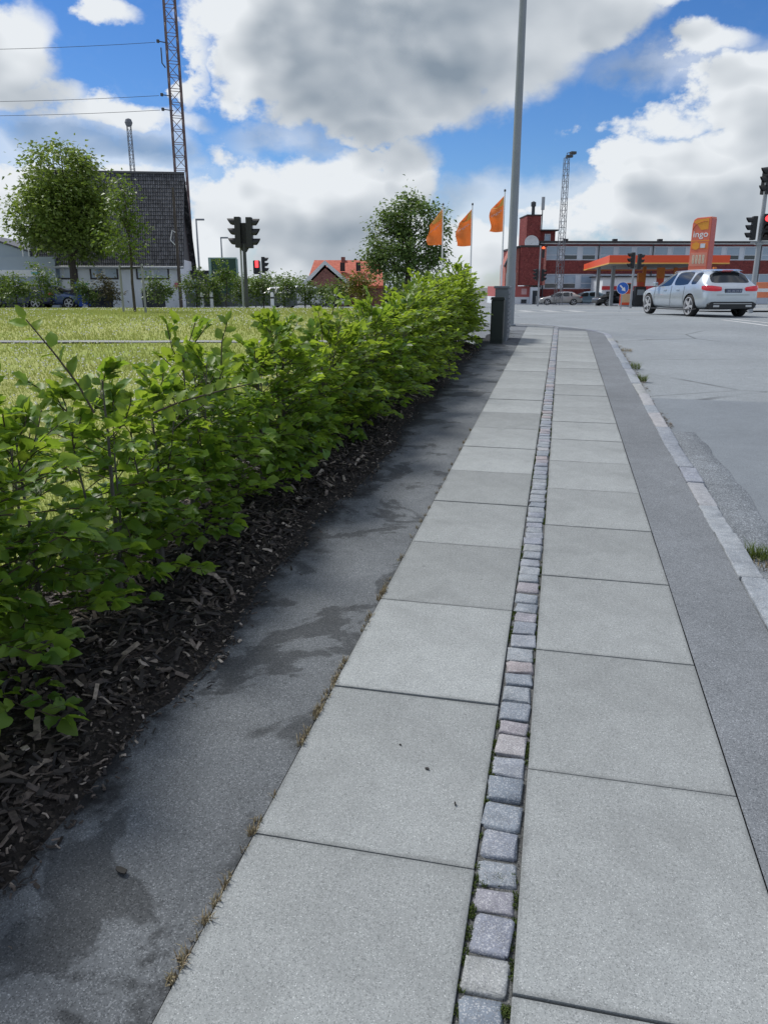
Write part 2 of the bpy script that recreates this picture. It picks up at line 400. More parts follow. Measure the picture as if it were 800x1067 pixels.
# bedding of the pavement, with the corner
def pave(name, h, tl, tr, s_from, s_to, matl, parent=None, n=40, kind='structure'):
    return sheet(name, lambda t, s: st(s, t, h), [tl, (tl + tr) / 2, tr], lins(s_from, s_to, n), matl, kind, parent)
sidewalk = pave('sidewalk', -.035, -.70, .80, -3, 17.4, M_sand)
# corner apron behind the last slabs
cp = [(15.0, 1.09)] + arc_pts(3.0, 12) + [(19.0, -6), (15.0, -6)]
V = []
for i in range(25):
    for (s_, t_) in ():
        pass
mb = MB(); ctr = st(16.2, -1.5, -.006)
poly = [st(a, b, -.006) for a, b in cp]
mb.add([ctr] + poly, [(0, i + 1, (i + 1) % len(poly) + 1) for i in range(len(poly))])
o = mb.build('pavement_corner', M_strip_r, fix=True); o['kind'] = 'structure'
if o.data.polygons[0].normal.z < 0: o.data.flip_normals()
# asphalt to the left, wobbly towards the bed
rl = random.Random(3)
SL = lins(-3, 17.0, 110)
edge_wob = [.05 * math.sin(s * 1.7) + .03 * math.sin(s * 5.1 + 1) + rl.uniform(-.015, .015) - (.10 * min(1, max(0, (s - 4) / 4))) for s in SL]
def edge_t(s):
    i = min(len(SL) - 1, max(0, int((s + 3) / 20.0 * 110))); return -1.20 + edge_wob[i]
me_v = []; nn = len(SL)
def _l(u, s):
    i = SL.index(s); t = (edge_t(s) - .10) * (1 - u) + (-.628) * u
    return st(s, t, -.004)
sheet('asphalt_strip', _l, [0, .33, .66, 1], SL, M_strip)
pave('asphalt_border', -.002, .738, 1.092, -3, 17.0, M_strip_r)
# road surfaces
sheet('road_new_asphalt', lambda t, s: st(s, t, -.064), lins(1.2, 10, 8), lins(-4, 8.55, 24), M_newroad)
def _pt(u, s):
    i = (s + 4) * 3.1
    t = 1.2 * (1 - u) + u * (1.50 + .012 * math.sin(i) + .012 * math.sin(i * 2.7) + .006 * math.sin(i * 7.1) + (.10 if s < 3.0 else 0) * min(1, (3.0 - s)) - .05 * max(0, s - 5.6) ** 2)
    return st(s, t, -.05 if u < 1 else -.058)
sheet('road_worn_patch', _pt, [0, .5, .97, 1], lins(-4, 6.55, 60), M_oldpatch)
# lawn
def lawn_mat():
    m = bpy.data.materials.new('lawn'); m.use_nodes = True; k = NT(m.node_tree); p = k.n['Principled BSDF']
    v = k.node('ShaderNodeNewGeometry').outputs['Position']
    a = k.noise(v, .35, 4, .6); b = k.noise(v, 6, 5, .65); c = k.noise(v, 45, 3, .6)
    cc_ = k.mix(k.smooth(a, .35, .68), (.27, .325, .085), (.37, .375, .145))
    cc_ = k.mix(k.smooth(b, .45, .75), cc_, (.25, .31, .065))
    f = k.node('ShaderNodeVectorMath', operation='SCALE'); k.put(f.inputs[0], cc_); k.put(f.inputs['Scale'], k.lin(c, .3, .7, .7, 1.3))
    k.l.new(f.outputs[0], p.inputs['Base Color']); p.inputs['Roughness'].default_value = .9; p.inputs['Specular IOR Level'].default_value = .15
    bm_ = k.node('ShaderNodeBump'); bm_.inputs['Strength'].default_value = .8; bm_.inputs['Distance'].default_value = .03; k.put(bm_.inputs['Height'], c); k.l.new(bm_.outputs[0], p.inputs['Normal'])
    MATS['lawn'] = m; return m
M_lawn = lawn_mat()
LAWN_FAR = 44.0
def lawn_right(y): return (C0 + DIR * ((y - C0.y) / DIR.y)).x - 2.35 / math.cos(PA)
def _lw(u, y):
    xr = lawn_right(y) if y < 18.5 else lawn_right(18.5) - (0 if y < 20 else (y - 20) * .06)
    x = -70 + (xr + 70) * (1 - (1 - u) ** 2.2)
    return Vector((x, y, zg(y) + .0 + .015 * math.sin(x * 1.3) * math.sin(y * .9)))
lawn = sheet('lawn', _lw, lins(0, 1, 30), lins(-10, 19, 40) + lins(19.5, LAWN_FAR, 40), M_lawn)
sheet('footpath', lambda x, y: Vector((x, y, zg(y) + .022 + .004 * math.sin(x * 3))), lins(-12, 1.6, 24), [15.05, 15.2, 15.4], M_path)
# grass blades and clover heads
def grass():
    rg = random.Random(5); V = []; F = []
    def blade(x, y, h, w_):
        a = rg.uniform(0, 6.28); z = zg(y); l = rg.uniform(.2, .8) * h; b = len(V); ca, sa = math.cos(a), math.sin(a); c2 = rg.uniform(0, 6.28)
        V.extend([(x - ca * w_, y - sa * w_, z - .01), (x + ca * w_, y + sa * w_, z - .01), (x + math.cos(c2) * l, y + math.sin(c2) * l, z + h)]); F.append((b, b + 1, b + 2))
    n = 0
    while n < 90000:
        y = 1.2 + 40 * rg.random() ** 1.6; xl = -.56 * y - 1.2; xr = _lw(1, y).x
        if xl > xr: continue
        x = rg.uniform(xl, xr); near = min(1, 6 / y)
        if 15.0 < y < 15.45 and x > -12: continue
        if 1 - near > 0 and rg.random() < 0: continue
        blade(x, y, rg.uniform(.03, .075), .003 + .0007 * y); n += 1
    me = bpy.data.meshes.new('grass'); me.from_pydata(V, [], F)
    me.materials.append(leaf_mat('grass_blade', (.30, .37, .085), (.46, .47, .17), (.46, .5, .12), rough=.6, spec=.2, tmix=.3))
    tag(link('grass', me), 'short mown yellowish green grass of the lawn behind the hedge', 'grass', kind='stuff')
    mb = MB(); n = 0
    while n < 3000:
        y = 2.5 + 36 * rg.random() ** 1.4; xl = -.56 * y - 1.2; xr = _lw(1, y).x
        if xl > xr: continue
        x = rg.uniform(xl, xr)
        if 14.95 < y < 15.8: continue
        # clover grows in drifts
        if math.sin(x * .9 + 1.3 * math.sin(y * .5)) + math.sin(y * .8 + x * .3) + rg.uniform(-1.2, 1.2) < .2: continue
        r = rg.uniform(.011, .017) * (1 + y * .016); z = zg(y) + rg.uniform(.06, .085); n += 1
        mb.add([(x - r, y, z), (x, y - r, z), (x + r, y, z), (x, y + r, z), (x, y, z + r), (x, y, z - r * .7)], [(0, 1, 4), (1, 2, 4), (2, 3, 4), (3, 0, 4), (1, 0, 5), (2, 1, 5), (3, 2, 5), (0, 3, 5)])
    tag(mb.build('clover_flowers', mat('clover', (.62, .62, .52), .8), fix=False), 'small white clover flowers scattered over the lawn', 'clover', kind='stuff')
grass()

# ------------------------------------------------------------------ paving slabs, cobbles, kerb stones (pieces of the pavement)
def piece(name, me, M, parent): 
    o = bpy.data.objects.new(name, me); col.objects.link(o); o.parent = parent; o.matrix_local = M; return o
def rough_block(w_, l, h, bev, seed, jit=0., seg=3):
    """a stone with rounded, slightly uneven top; origin at the top centre"""
    rg = random.Random(seed); bm = bmesh.new(); bmesh.ops.create_cube(bm, size=1)
    for v in bm.verts: v.co = Vector((v.co.x * w_, v.co.y * l, (v.co.z - .5) * h))
    bmesh.ops.bevel(bm, geom=list(bm.edges), offset=bev, segments=2, affect='EDGES', profile=.6)
    for v in bm.verts:
        if jit: v.co += Vector((rg.uniform(-jit, jit), rg.uniform(-jit, jit), rg.uniform(-jit, jit) * .5))
    me = bpy.data.meshes.new('stone'); bm.to_mesh(me); bm.free()
    me.polygons.foreach_set('use_smooth', [True] * len(me.polygons)); return me
slab_meshes = []
for q in range(3):
    me = MB().box((-.309, -.3995, -.06), (.309, .3995, 0)).mesh('paving_slab', bevel=.004); me.materials.append(M_slab); slab_meshes.append(me)
rp = random.Random(21)
for s0, tc_, smax in ((.437 - .805 * 4, -.3145, 18.5), (.895 - .805 * 5, .4235, 17.35)):
    s_ = s0; q = 0
    while s_ + .805 < smax:
        M = st_matrix(s_ + .4025, tc_, .004 + rp.uniform(-.0025, .0025), rp.uniform(-.0025, .0025)) @ Matrix.Rotation(rp.uniform(-.002, .002), 4, 'X') @ Matrix.Rotation(rp.uniform(-.002, .002), 4, 'Y')
        if s_ > -1.5: piece('paving_slab', slab_meshes[q % 3], M, sidewalk)
        s_ += .805; q += 1
pave('cobble_bedding', -.007, -.004, .114, -3, 17.9, M_grit, sidewalk, kind=None)
def granite():
    m = bpy.data.materials.new('granite'); m.use_nodes = True; k = NT(m.node_tree); p = k.n['Principled BSDF']
    oi = k.node('ShaderNodeObjectInfo'); t = k.node('ShaderNodeTexCoord')
    v = k.vm('ADD', t.outputs['Object'], k.vm('SCALE', (31., 17., 5.))); k.put(v.node.inputs[0], t.outputs['Object'])
    r = oi.outputs['Random']
    vv = k.node('ShaderNodeVectorMath', operation='ADD'); k.put(vv.inputs[0], t.outputs['Object']); cx = k.node('ShaderNodeCombineXYZ'); k.put(cx.inputs[0], k.m('MULTIPLY', r, 40)); k.put(cx.inputs[1], k.m('MULTIPLY', r, 77)); k.put(vv.inputs[1], cx.outputs[0]); v = vv.outputs[0]
    cr = k.node('ShaderNodeValToRGB'); k.put(cr.inputs[0], r); cr.color_ramp.interpolation = 'LINEAR'
    els = [(0, (.16, .19, .23)), (.25, (.235, .26, .285)), (.45, (.19, .21, .26)), (.62, (.25, .215, .225)), (.72, (.28, .285, .30)), (.86, (.15, .18, .225)), (1, (.265, .275, .27))]
    while len(cr.color_ramp.elements) < len(els): cr.color_ramp.elements.new(.5)
    for e, (pos, c) in zip(cr.color_ramp.elements, els): e.position = pos; e.color = (*c, 1)
    vo = k.node('ShaderNodeTexVoronoi'); k.put(vo.inputs['Vector'], v); vo.inputs['Scale'].default_value = 330
    gs = k.node('ShaderNodeSeparateColor'); k.l.new(vo.outputs['Color'], gs.inputs[0])
    c = k.mix(k.m('MULTIPLY', k.smooth(gs.outputs[0], .7, .85), .5), cr.outputs[0], (.48, .49, .5)); c = k.mix(k.m('MULTIPLY', k.smooth(gs.outputs[1], .75, .9), .55), c, (.12, .125, .14))
    n = k.noise(v, 14, 5, .65); sc = k.node('ShaderNodeVectorMath', operation='SCALE'); k.put(sc.inputs[0], c); k.put(sc.inputs['Scale'], k.lin(n, .3, .7, .78, 1.2))
    k.l.new(sc.outputs[0], p.inputs['Base Color']); p.inputs['Roughness'].default_value = .75
    b = k.node('ShaderNodeBump'); b.inputs['Strength'].default_value = .9; b.inputs['Distance'].default_value = .006; k.put(b.inputs['Height'], k.noise(v, 32, 5, .65)); k.l.new(b.outputs[0], p.inputs['Normal'])
    return m
M_granite = granite()
s_ = -1.0; q = 0
while s_ < 17.9:
    L = rp.uniform(.080, .118); W = rp.uniform(.094, .106)
    if q % 17 == 5: L *= .8
    me = rough_block(W, L - .004, .09, rp.uniform(.007, .012), q, .0046); me.materials.append(M_granite)
    piece('cobblestone', me, st_matrix(s_ + L / 2, .055 + rp.uniform(-.004, .004), .006 + rp.uniform(-.004, .003), rp.uniform(-.09, .09)), sidewalk)
    s_ += L + rp.uniform(.004, .012) + (.02 if q % 23 == 6 else 0); q += 1
kerb = pave('kerb', -.06, 1.09, 1.215, -3, 16.2, M_sand)
s_ = -2.0; q = 0
while s_ < 16.0:
    L = rp.uniform(.42, .85)
    me = rough_block(.122 + rp.uniform(-.008, .006), L - .006, .20, .008, 500 + q, .0)
    bm = bmesh.new(); bm.from_mesh(me); bmesh.ops.subdivide_edges(bm, edges=[e for e in bm.edges if e.calc_length() > .2], cuts=9, use_grid_fill=True)
    for v in bm.verts: v.co.x += rp.uniform(-.004, .004); v.co.z += rp.uniform(-.003, .003)
    bm.to_mesh(me); bm.free(); me.polygons.foreach_set('use_smooth', [True] * len(me.polygons)); me.materials.append(M_granite)
    piece('kerb_stone', me, st_matrix(s_ + L / 2, 1.152 + rp.uniform(-.006, .006), .006 + rp.uniform(-.004, .004), rp.uniform(-.012, .012)), kerb)
    s_ += L; q += 1
for i in range(9):                      # round the corner
    a = math.pi / 2 * (i + .5) / 9; r = 3.06
    me = rough_block(.122, r * math.pi / 2 / 9 - .008, .2, .01, 700 + i, .002); me.materials.append(M_granite)
    piece('kerb_stone', me, st_matrix(16 + r * math.sin(a), -1.91 + r * math.cos(a), .0, a), kerb)

# moss and weeds in the joints
def tuft_mesh(n, rad, h, seed, w_=.002, lean=.5):
    rg = random.Random(seed); V = []; F = []
    for i in range(n):
        a = rg.uniform(0, 6.28); r = rad * math.sqrt(rg.random()); x, y = r * math.cos(a), r * math.sin(a); b = len(V)
        hh = h * rg.uniform(.5, 1.2); l = hh * rg.uniform(.1, lean * 2); c = rg.uniform(0, 6.28); ca, sa = math.cos(c + 1.57) * w_, math.sin(c + 1.57) * w_
        mx, my = x + math.cos(c) * l * .4, y + math.sin(c) * l * .4
        V.extend([(x - ca, y - sa, 0), (x + ca, y + sa, 0), (mx + ca * .7, my + sa * .7, hh * .65), (mx - ca * .7, my - sa * .7, hh * .65), (x + math.cos(c) * l, y + math.sin(c) * l, hh)])
        F.extend([(b, b + 1, b + 2, b + 3), (b + 3, b + 2, b + 4)])
    return V, F
M_moss = leaf_mat('moss', (.035, .06, .015), (.10, .13, .04), (.06, .1, .02), rough=.9, spec=.1, tmix=.1)
M_dry = leaf_mat('dry_grass', (.20, .165, .10), (.38, .32, .21), (.2, .16, .1), rough=.8, spec=.15, tmix=.15)
def strew(name, label, cat, matl, spots, kind='stuff'):
    mb = MB()
    for (s, t, n, rad, h, seed) in spots:
        V, F = tuft_mesh(n, rad, h, seed); p = st(s, t, -.004); mb.add([(p.x + x, p.y + y, p.z + z) for x, y, z in V], F)
    return tag(mb.build(name, matl, fix=False), label, cat, kind=kind)
rw = random.Random(9)
spots = []
for i in range(620):
    s = rw.uniform(-.4, 9); t = rw.choice((.001, .109)) + rw.uniform(-.004, .004)
    d = math.sin(s * 3.1 + (2 if t > .05 else 0)) + math.sin(s * 7.7)
    if d < .0: continue
    spots.append((s, t, 30, .011, .007, i))
for (s, t) in ((.42, .055), (.395, .02), (.43, .09), (.41, .07), (.06, .1), (.30, .005), (.95, .105), (1.0, .108), (.86, .004), (2.35, .11), (2.9, .0), (3.4, .1), (4.3, .11)):
    for j in range(3): spots.append((s + rw.uniform(-.02, .02), t + rw.uniform(-.008, .008), 50, .013, .007, int(s * 100) + j))
strew('moss', 'green moss and tiny weeds in the joints of the cobble row', 'moss', M_moss, spots)
spots = []
for i in range(240):
    s = rw.uniform(-.5, 2.2) if i < 190 else rw.uniform(2, 6)
    if math.sin(s * 6 + 1) + math.sin(s * 15) + rw.uniform(-.6, .6) < -.2: continue
    spots.append((s, -.629 + rw.uniform(-.008, .004), 9, .012, .024, 1000 + i))
strew('dry_grass', 'dry straw coloured grass in the joint along the left slab row', 'dry grass', M_dry, spots)
M_weed = leaf_mat('weed', (.05, .085, .015), (.15, .2, .05), (.15, .2, .03))
for (s, t, n, rad, h, lab) in ((3.15, 1.29, 150, .07, .075, 'green grass tuft growing by the kerb in front of the worn road patch'), (3.02, 1.32, 60, .09, .05, 'straw pale dry grass tuft beside the nearest green tuft at the kerb'),
                              (9.9, 1.27, 120, .08, .10, 'nearer of two green weed tufts at the far kerb'), (11.2, 1.28, 120, .09, .11, 'farther of two green weed tufts at the far kerb'), (13.6,1.33,90,.12,.06,'brownish weed patch by the kerb near the corner')):
    V, F = tuft_mesh(n, rad, h, int(s * 10), .003, .8); mb = MB().add(V, F); p = st(s, t, -.06)
    o = mb.build('grass_tuft', M_dry if 'straw' in lab or 'brown' in lab else M_weed, fix=False, loc=p); tag(o, lab, 'weed', 'weeds along the kerb')
# small litter
def crumb(name, s, t, size, matl, label, cat, seed, h=.004, elong=2.2):
    rg = random.Random(seed); pts = []
    for i in range(9):
        a = 2 * math.pi * i / 9; r = size * rg.uniform(.5, 1.); pts.append((r * elong * math.cos(a) * .5, r * math.sin(a) * .6))
    mb = MB().prism(pts, 0, h * rg.uniform(.8, 1.4), axis='z'); o = mb.build(name, matl, bevel=.0008); o.matrix_local = st_matrix(s, t, .005, rg.uniform(0, 3)); return tag(o, label, cat)
M_black = mat('dead_leaf', (.012, .011, .01), .7)
for i, (px, py, sz, lab) in enumerate(((127, 910, .022, 'black crumpled dead leaf on the damp asphalt strip'), (445, 803, .010, 'larger of two black specks on the left slab'), (474, 840, .007, 'smaller black speck lying near the cobble row'), (417, 778, .006, 'tiny black speck on the second left slab'), (398, 445, .02, 'dark scrap on the asphalt strip beyond the mulch'))):
    d = ray(px, py); tt = .5
    while CAM_H + d.z * tt > zg(d.y * tt): tt += .002
    p = Vector((d.x * tt, d.y * tt)) - C0; crumb('dead_leaf', p.dot(DIR), p.dot(NRM), sz, M_black, lab, 'leaf', i)
for i in range(26):
    s, t = rw.uniform(.2, 9), rw.choice((rw.uniform(-.6, -.02), rw.uniform(.15, .7), rw.uniform(.8, 1.05)))
def gutter_grit():
    rg = random.Random(44); mb = MB()
    for i in range(1500):
        s = rg.uniform(-1, 15.5); t = 1.215 + abs(rg.gauss(0, .045)) + .002
        if math.sin(s * 2.1) + math.sin(s * 5.3 + 1) + rg.uniform(-1, 1) < -.1: continue
        r = rg.uniform(.003, .010); p = st(s, t, -.058); a = rg.uniform(0, 6.28); ca, sa = math.cos(a), math.sin(a); e = rg.uniform(1, 3.5)
        V_ = [(x * r * e, y * r, z * r) for x, y, z in ((-1, -.6, 0), (1, -.8, 0), (.8, .7, 0), (-.9, .6, 0), (.1, 0, .9))]
        mb.add([(p.x + x * ca - y * sa, p.y + x * sa + y * ca, p.z + z) for x, y, z in V_], [(0, 1, 4), (1, 2, 4), (2, 3, 4), (3, 0, 4)])
    tag(mb.build('gutter_grit', mat('grit', (.13, .115, .095), .9, .4, 40, rnd=.6), fix=False), 'grit and dry plant crumbs lying along the kerb', 'grit', kind='stuff')
gutter_grit()
# manhole-like pale pad at the end of the bed
sheet('concrete_pad', lambda t, s: st(s, t, .004), [-1.62, -1.3], [11.3, 11.8, 12.3], M_path)

# ------------------------------------------------------------------ mulch bed with wood chips
def bed_h(s, t):
    u = (t + 2.35) / 1.15
    return .07 * max(0, math.sin(math.pi * min(1, max(0, u)))) ** .8 + .012 * math.sin(s * 4.3) * math.sin(t * 9)
def bed_right(s): return edge_t(s) - .02
def _bd(u, s):
    t = -2.45 + (bed_right(s) + 2.45) * u
    return st(s, t, (bed_h(s, t) if 0 < u < 1 else -.01) + .004)
SB = lins(-2.6, 13.4, 128)
bed = sheet('mulch_bed', lambda u, s: _bd(u, s), lins(0, 1, 8), SB, M_earth)
def chips():
    rg = random.Random(8); V = []; F = []
    n = 0
    while n < 27000:
        s = -1.2 + 14.4 * rg.random() ** 1.9; u = rg.random() ** .85; t = -2.4 + (edge_t(s) + 2.4 + .02) * u + (abs(rg.gauss(0, .06)) if rg.random() < .10 else 0)
        z = bed_h(s, t) if t < edge_t(s) else 0
        small = t > edge_t(s) - .10 or rg.random() < .5
        L = rg.uniform(.008, .028) if small else rg.choice((rg.uniform(.025, .06), rg.uniform(.03, .07), rg.uniform(.06, .14))); W = min(.022, L * rg.uniform(.10, .55)); T = rg.uniform(.0015, .005)
        p = st(s, t, z + rg.uniform(.002, .018 if t < edge_t(s) - .05 else .004)); E = Euler((rg.gauss(0, .38), rg.gauss(0, .38), rg.uniform(0, 6.28))).to_matrix()
        b = len(V); bend = rg.uniform(-.15, .25) * L
        for (x, zz) in ((-.5, 0), (.05, bend), (.5, 0)):
            w2 = W * (.5 if x else .6) * rg.uniform(.6, 1.)
            for yy, h in ((-w2, 0), (w2, 0), (w2, T), (-w2, T)):
                q = E @ Vector((x * L, yy, zz + h)); V.append((p.x + q.x, p.y + q.y, p.z + q.z))
        for r0 in (0, 4):
            a = b + r0
            F.extend([(a, a + 4, a + 5, a + 1), (a + 1, a + 5, a + 6, a + 2), (a + 2, a + 6, a + 7, a + 3), (a + 3, a + 7, a + 4, a)])
        F.extend([(b, b + 1, b + 2, b + 3), (b + 11, b + 10, b + 9, b + 8)]); n += 1
    me = bpy.data.meshes.new('wood_chips'); me.from_pydata(V, [], F)
    m = bpy.data.materials.new('wood_chip'); m.use_nodes = True; k = NT(m.node_tree); p = k.n['Principled BSDF']
    ge = k.node('ShaderNodeNewGeometry'); cr = k.node('ShaderNodeValToRGB'); k.put(cr.inputs[0], ge.outputs['Random Per Island'])
    els = [(0, (.010, .008, .008)), (.45, (.030, .024, .021)), (.72, (.062, .048, .040)), (.88, (.125, .10, .083)), (.95, (.27, .225, .185)), (1, (.40, .35, .30))]
    while len(cr.color_ramp.elements) < len(els): cr.color_ramp.elements.new(.5)
    for e, (pos, c) in zip(cr.color_ramp.elements, els): e.position = pos; e.color = (*c, 1)
    n_ = k.noise(ge.outputs['Position'], 60, 3); sc = k.node('ShaderNodeVectorMath', operation='SCALE'); k.put(sc.inputs[0], cr.outputs[0]); k.put(sc.inputs['Scale'], k.lin(n_, .3, .7, .6, 1.4)); k.l.new(sc.outputs[0], p.inputs['Base Color']); p.inputs['Roughness'].default_value = .75
    me.materials.append(m); o = link('wood_chips', me, bed); o['kind'] = 'stuff'
chips()

# ================================================================== plants
M_bark = mat('bark', (.055, .045, .035), .9, .35, 14, .8, 40)
M_bark_grey = mat('bark_grey', (.10, .095, .085), .9, .3, 20, .6, 60)
M_twig = mat('twig', (.06, .045, .03), .85, .3, 30)
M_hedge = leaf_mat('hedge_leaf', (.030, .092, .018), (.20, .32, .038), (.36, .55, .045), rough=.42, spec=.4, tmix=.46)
M_hedge_y = leaf_mat('hedge_leaf_young_sunlit', (.05, .12, .020), (.24, .34, .045), (.44, .60, .05), rough=.45, spec=.35, tmix=.48)  # young top growth; on far shrubs this brighter colour stands in for sunlight
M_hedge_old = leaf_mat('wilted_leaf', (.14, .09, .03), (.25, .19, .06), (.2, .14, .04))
def leaf_proto(stations):
    """ovate leaf along +X, unit length, folded along the midrib and drooping at the tip"""
    V = []; F = []; n = len(stations)
    for x, w_ in stations: V.append((x, 0, -.10 * x * x))
    for x, w_ in stations[1:-1]: V.append((x, w_, .10 * w_ / .3 - .10 * x * x))
    for x, w_ in stations[1:-1]: V.append((x, -w_, .10 * w_ / .3 - .10 * x * x))
    m = n - 2
    for sgn, off in ((1, n), (-1, n + m)):
        def f(*q): F.append(q if sgn > 0 else q[::-1])
        f(0, 1, off)
        for i in range(m - 1): f(1 + i, 2 + i, off + i + 1, off + i)
        f(n - 2, n - 1, off + m - 1)
    return V, F
LEAF_LO = leaf_proto([(0, 0), (.28, .29), (.66, .27), (1, 0)])
LEAF_HI = leaf_proto([(0, 0), (.12, .17), (.26, .29), (.42, .335), (.58, .32), (.74, .235), (.88, .11), (1, 0)])
def ragged(seed):                       # wavy, pleated, slightly torn leaf
    rg = random.Random(seed); V, F = LEAF_HI; out = []; cv = rg.uniform(-.28, .12); tw_ = rg.uniform(-.5, .5); wd = rg.uniform(.85, 1.15)
    for i, (x, y, z) in enumerate(V):
        if y: y = y * wd * rg.uniform(.80, 1.14); x = x + rg.uniform(-.03, .05)
        z = z + cv * x * x + y * tw_ * x + (.035 * math.sin(x * 22 + seed) if y else 0)
        out.append((x, y + .06 * math.sin(x * 3 + seed), z))
    return out, F
LEAVES = [ragged(q) for q in range(5)]
def leaf_frame(p, d, nrm, size, roll):
    d = d.normalized(); n = (nrm - d * nrm.dot(d))
    n = n.normalized() if n.length > 1e-4 else d.orthogonal().normalized()
    y = n.cross(d); M = Matrix((d, y, n)).transposed(); M = M @ Matrix.Rotation(roll, 3, 'X')
    M4 = (M * size).to_4x4(); M4.translation = p; return M4
def leaves_mesh(name, frames, proto, matl):
    if isinstance(proto, list):         # several leaf shapes in one foliage mesh
        V = []; F = []
        for q, pr in enumerate(proto):
            fr = frames[q::len(proto)]
            if not fr: continue
            P = np.array(pr[0]); n = len(P); A = np.array([np.array(f) for f in fr]); W_ = np.einsum('aij,kj->aki', A[:, :3, :3], P) + A[:, None, :3, 3]; b0_ = len(V)
            V.extend(W_.reshape(-1, 3).tolist()); F.extend([b0_ + b * n + i for i in f] for b in range(len(fr)) for f in pr[1])
        me = bpy.data.meshes.new(name); me.from_pydata(V, [], F); me.materials.append(matl); me.polygons.foreach_set('use_smooth', [True] * len(F)); return me
    P = np.array(proto[0]); n = len(P); N = len(frames)
    A = np.array([np.array(f) for f in frames]); V = np.einsum('aij,kj->aki', A[:, :3, :3], P) + A[:, None, :3, 3]
    F = [[b * n + i for i in f] for b in range(N) for f in proto[1]]
    me = bpy.data.meshes.new(name); me.from_pydata(V.reshape(-1, 3).tolist(), [], F); me.materials.append(matl)
    me.polygons.foreach_set('use_smooth', [True] * len(F)); return me
def leaf_me(proto, m_):
    me = bpy.data.meshes.new('leaf'); me.from_pydata(proto[0], [], proto[1]); me.materials.append(m_); me.polygons.foreach_set('use_smooth', [True] * len(proto[1])); return me
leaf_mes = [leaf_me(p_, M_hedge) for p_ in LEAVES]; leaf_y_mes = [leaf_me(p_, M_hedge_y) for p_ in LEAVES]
ORD = 'first second third fourth fifth sixth seventh eighth ninth tenth eleventh twelfth thirteenth fourteenth fifteenth sixteenth seventeenth eighteenth nineteenth twentieth twenty-first twenty-second twenty-third twenty-fourth twenty-fifth twenty-sixth twenty-seventh twenty-eighth twenty-ninth thirtieth thirty-first thirty-second thirty-third thirty-fourth'.split()
def hedge_shrub(i, s, t, H, W, nb, n_single, lsize):
    rg = random.Random(100 + i); base = st(s, t, .03)
    root = empty('hedge_shrub', base, 0, 'leafy green hedge shrub, %s in the hedge counting from the camera' % ORD[i], 'shrub', 'shrubs of the hedge along the pavement')
    stem = MB(); frames = []; tw = MB()
    def leaf(p, d, up):
        sz = lsize * rg.uniform(.45, 1.25)
        frames.append(leaf_frame(p, d, up + Vector((rg.gauss(0, .42), rg.gauss(0, .42), rg.gauss(0, .2))), sz, rg.gauss(0, .3)))
    ns = 3
    stems = []
    for q in range(ns):
        a = rg.uniform(0, 6.28); lean = rg.uniform(.02, .16) * (q > 0) + .02; hh = H * rg.uniform(.72, .93)
        pts = [Vector((math.cos(a) * lean * k * hh + rg.gauss(0, .012) * (k > 0), math.sin(a) * lean * k * hh + rg.gauss(0, .012) * (k > 0), hh * k - .06 * (k == 0))) for k in (0, .25, .5, .75, 1)]
        r0 = .014 if q == 0 else .009
        stem.tube(pts, [r0, r0 * .85, r0 * .65, r0 * .4, .002], 6); stems.append(pts)
    def along(pts, f):
        f = min(.999, f) * (len(pts) - 1); k = int(f); return pts[k].lerp(pts[k + 1], f - k)
    for b in range(nb):
        f = (b + rg.random()) / nb; f = .17 + .83 * f
        p0 = along(stems[b % ns], f); az = b * 2.4 + rg.uniform(-.5, .5)
        L = W * rg.uniform(.55, 1.1) * (1.12 - .55 * f); el = rg.uniform(-.05, .55) + .55 * max(0, f - .6) / .4
        if f > .9: el = rg.uniform(.6, 1.3); L *= rg.choice((.35, .4, .5, .95))
        d = Vector((math.cos(az) * math.cos(el), math.sin(az) * math.cos(el), math.sin(el)))
        nseg = max(5, int(L / .036)); pts = [p0]; p = p0.copy(); dd = d.copy()
        for k in range(nseg):
            dd = (dd + Vector((rg.gauss(0, .10), rg.gauss(0, .10), rg.gauss(-.02, .06)))).normalized(); p = p + dd * (L / nseg); pts.append(p.copy())
        tw.tube(pts[::2] + ([pts[-1]] if nseg % 2 else []), .0026, 4, cap=False)
        side = dd.cross(Vector((0, 0, 1))).normalized(); up = side.cross(dd).normalized()
        if up.z < 0: up = -up
        for k in range(1, nseg + 1):
            sg = 1 if k % 2 else -1
            fr = k / nseg
            if fr > .25: leaf(pts[k], dd * .75 + side * sg * rg.uniform(.5, 1.1) + up * rg.uniform(-.2, .25), up)
            if k % 2 == 0 and .15 < fr < .9:          # side twig
                l2 = L * rg.uniform(.22, .42) * (1.1 - .5 * fr); d2 = (dd * .7 + side * sg * .8 + up * rg.uniform(-.15, .3)).normalized(); m = max(2, int(l2 / .034)); pp = pts[k].copy()
                for j in range(m):
                    pp = pp + d2 * (l2 / m); s2 = 1 if j % 2 else -1
                    leaf(pp, d2 + d2.cross(up) * s2 * .8, up)
                leaf(pp, d2, up)
                tw.tube([pts[k], pp], [.0016, .0008], 3, cap=False)
        leaf(pts[-1], dd, up); leaf(pts[-1], dd + side * .5, up)
    stem.build('stem', M_bark_grey, root, smooth=True); tw.build('twigs', M_twig, root, fix=False)
    cpos = cam.location
    frames.sort(key=lambda M: (base + M.translation - cpos).length / M.col[0].length)
    singles = frames[:n_single]; rest = frames[n_single:]
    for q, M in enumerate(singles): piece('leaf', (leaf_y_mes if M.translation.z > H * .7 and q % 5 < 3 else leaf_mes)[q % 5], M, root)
    young = [M for M in rest if M.translation.z > H * .68 and rg.random() < .6]; ys_ = set(map(id, young)); rest = [M for M in rest if id(M) not in ys_]
